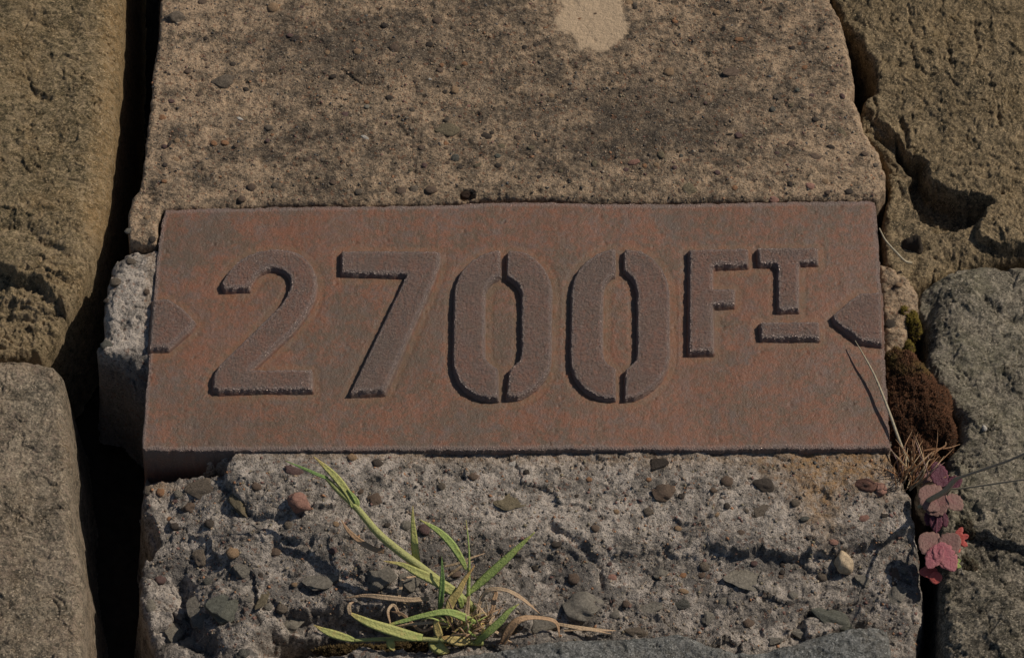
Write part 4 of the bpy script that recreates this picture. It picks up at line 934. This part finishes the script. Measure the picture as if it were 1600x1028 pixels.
for a in (-60, -20, 20): petal('leaf', (1486,880), D(a), 14, 3.5, .004, .005, G_A, weed, 1)
stem('leaf_stalk', [(1462,880,.002,2),(1462,850,.008,2),(1464,815,.009,2),(1470,780,.010,2)], L_PU, weed, -.008)
M_STK = leafmat('olive_stalk', (.40, .38, .22), (.44, .37, .26), (.38, .29, .22), .5)
straw('long olive-brown stalk arching from the weed towards the right edge', [(1436,792,-.004,3.6),(1452,781,.004,5.2),(1475,768,.014,5.6),(1492,750,.024,4.6),(1505,744,.03,3),(1555,727,.047,2.6),(1600,709,.062,2.4),(1720,650,.10,1.8)], 0, M_STK, 'dry_stalk')
straw('thinner olive stalk running level below the longer one to the right edge', [(1478,764,.004,1.6),(1500,763,.010,1.9),(1550,756,.020,2.2),(1600,749,.030,1.8),(1700,738,.05,1.2)], 0, M_STK, 'dry_stalk')

# ------------------------------------------------------------------ moss
def moss(label, lobes, zt, n, pal, seed, ll=(2.4, 5.4)):
    r = np.random.RandomState(seed)
    x0, y0, _ = P(lobes[0][0], lobes[0][1], zt)
    root = empty('moss_cushion', (x0, y0, zt-.01), label, 'moss')
    org = np.array(root.location)
    # body of each lobe: a lumpy dome
    V = []; Q = []; pts = []; k = 0
    C = []
    for (u, v, ru, rv, h) in lobes:
        cx, cy, _ = P(u, v, zt); a = ru*PX; b = rv*PX/ct; nr, na = 16, 36
        for i in range(nr+1):
            for j in range(na):
                rr = i/nr; an = j/na*2*PI
                f = 1+.10*math.sin(an*3+u)+.07*math.sin(an*5+v); x = cx+a*rr*f*math.cos(an); y = cy+b*rr*f*math.sin(an)
                z = zt - .010 + (h+.010)*math.sqrt(max(0, 1-rr**2.4)) ; V.append((x, y, z))
        for i in range(nr):
            for j in range(na): Q.append((k+i*na+j, k+(i+1)*na+j, k+(i+1)*na+(j+1) % na, k+i*na+(j+1) % na))
        k += (nr+1)*na
    V = np.array(V); V[:, 2] += .0016*fbm(V[:, 0]*333, V[:, 1]*333, seed, 3)
    link('cushion', mesh_np('cushion', V-org, Q), M_MB, root)
    # tufts
    tot = sum(l[2]*l[3] for l in lobes); TV = []; TT = []; TC = []; k = 0
    for (u, v, ru, rv, h) in lobes:
        cx, cy, _ = P(u, v, zt); a = ru*PX; b = rv*PX/ct
        for _ in range(int(n*ru*rv/tot)):
            rr = math.sqrt(r.rand()); an = r.uniform(0, 2*PI); f = 1+.10*math.sin(an*3+u)+.07*math.sin(an*5+v)
            x = cx+a*rr*f*math.cos(an); y = cy+b*rr*f*math.sin(an); z = zt-.010+(h+.010)*math.sqrt(max(0, 1-rr**2.4))+.0016*float(fbm(np.float32(x*333), np.float32(y*333), seed, 3))
            nrm = np.array([math.cos(an)*rr*.8, math.sin(an)*rr*.8, 1.0])+r.normal(0, .35, 3); nrm /= np.linalg.norm(nrm)
            l = r.uniform(*ll)*PX; wd = l*r.uniform(.16, .3); s = np.cross(nrm, r.normal(0, 1, 3)); s /= np.linalg.norm(s); q = np.cross(nrm, s)
            p = np.array([x, y, z])-org
            TV += [p+s*wd, p-s*wd*.5+q*wd*.8, p-s*wd*.5-q*wd*.8, p+nrm*l]; TT += [(k, k+1, k+3), (k+1, k+2, k+3), (k+2, k, k+3)]; k += 4
            gm = float(fbm(np.float32(x*1000/9), np.float32(y*1000/9), seed+3, 2)); up = max(0, min(1, .5+ (570-v)/60.0 + gm*.8 + r.uniform(-.25, .25)))
            c0, c1 = pal; j = r.uniform(.55, 1.5); c = [(c0[t]*(1-up)+c1[t]*up)*j for t in range(3)]+[1]; TC += [c]*4
    o = link('tufts', mesh_np('tufts', np.array(TV), None, {'grain': np.array(TC)}, TT, shade=False), M_GRIT2, root); tag(o, kind='stuff')
M_MB = plain('moss_body', (.035, .02, .012), (.06, .035, .018), .95, .4, .001)
ng2 = N('moss_tips'); M_GRIT2 = ng2.done(ng2.attr('grain', 'Color'), .85, None, .15)
moss('dark red-brown moss cushion filling the joint right of the plate', [(1416,580,36,38,.004),(1432,612,40,40,.0045),(1450,645,46,50,.0055),(1412,650,32,62,.003),(1400,600,22,60,.001),(1430,700,38,36,.001),(1474,668,22,30,.004),(1400,560,20,24,.002)], -.004, 24000, ((.095, .045, .024), (.12, .085, .03)), 5)
moss('small olive-yellow moss patch between mortar and grey-green stone', [(1424,500,17,20,.002),(1412,488,12,12,.002),(1420,540,10,18,-.001)], -.006, 2200, ((.10, .08, .03), (.13, .10, .02)), 9)
moss('brown-green moss strip in the shadowed crevice under the grass', [(560,1006,70,9,-.004),(660,1003,80,9,-.003),(800,1000,40,7,-.004)], -.020, 3500, ((.10, .07, .03), (.12, .10, .03)), 12)
moss('small grey-green moss patch on the grey stone beside the red weed', [(1512,812,20,13,-.0035),(1516,872,16,15,-.004)], -.002, 2000, ((.11, .10, .07), (.12, .11, .06)), 14, (1.5, 3))
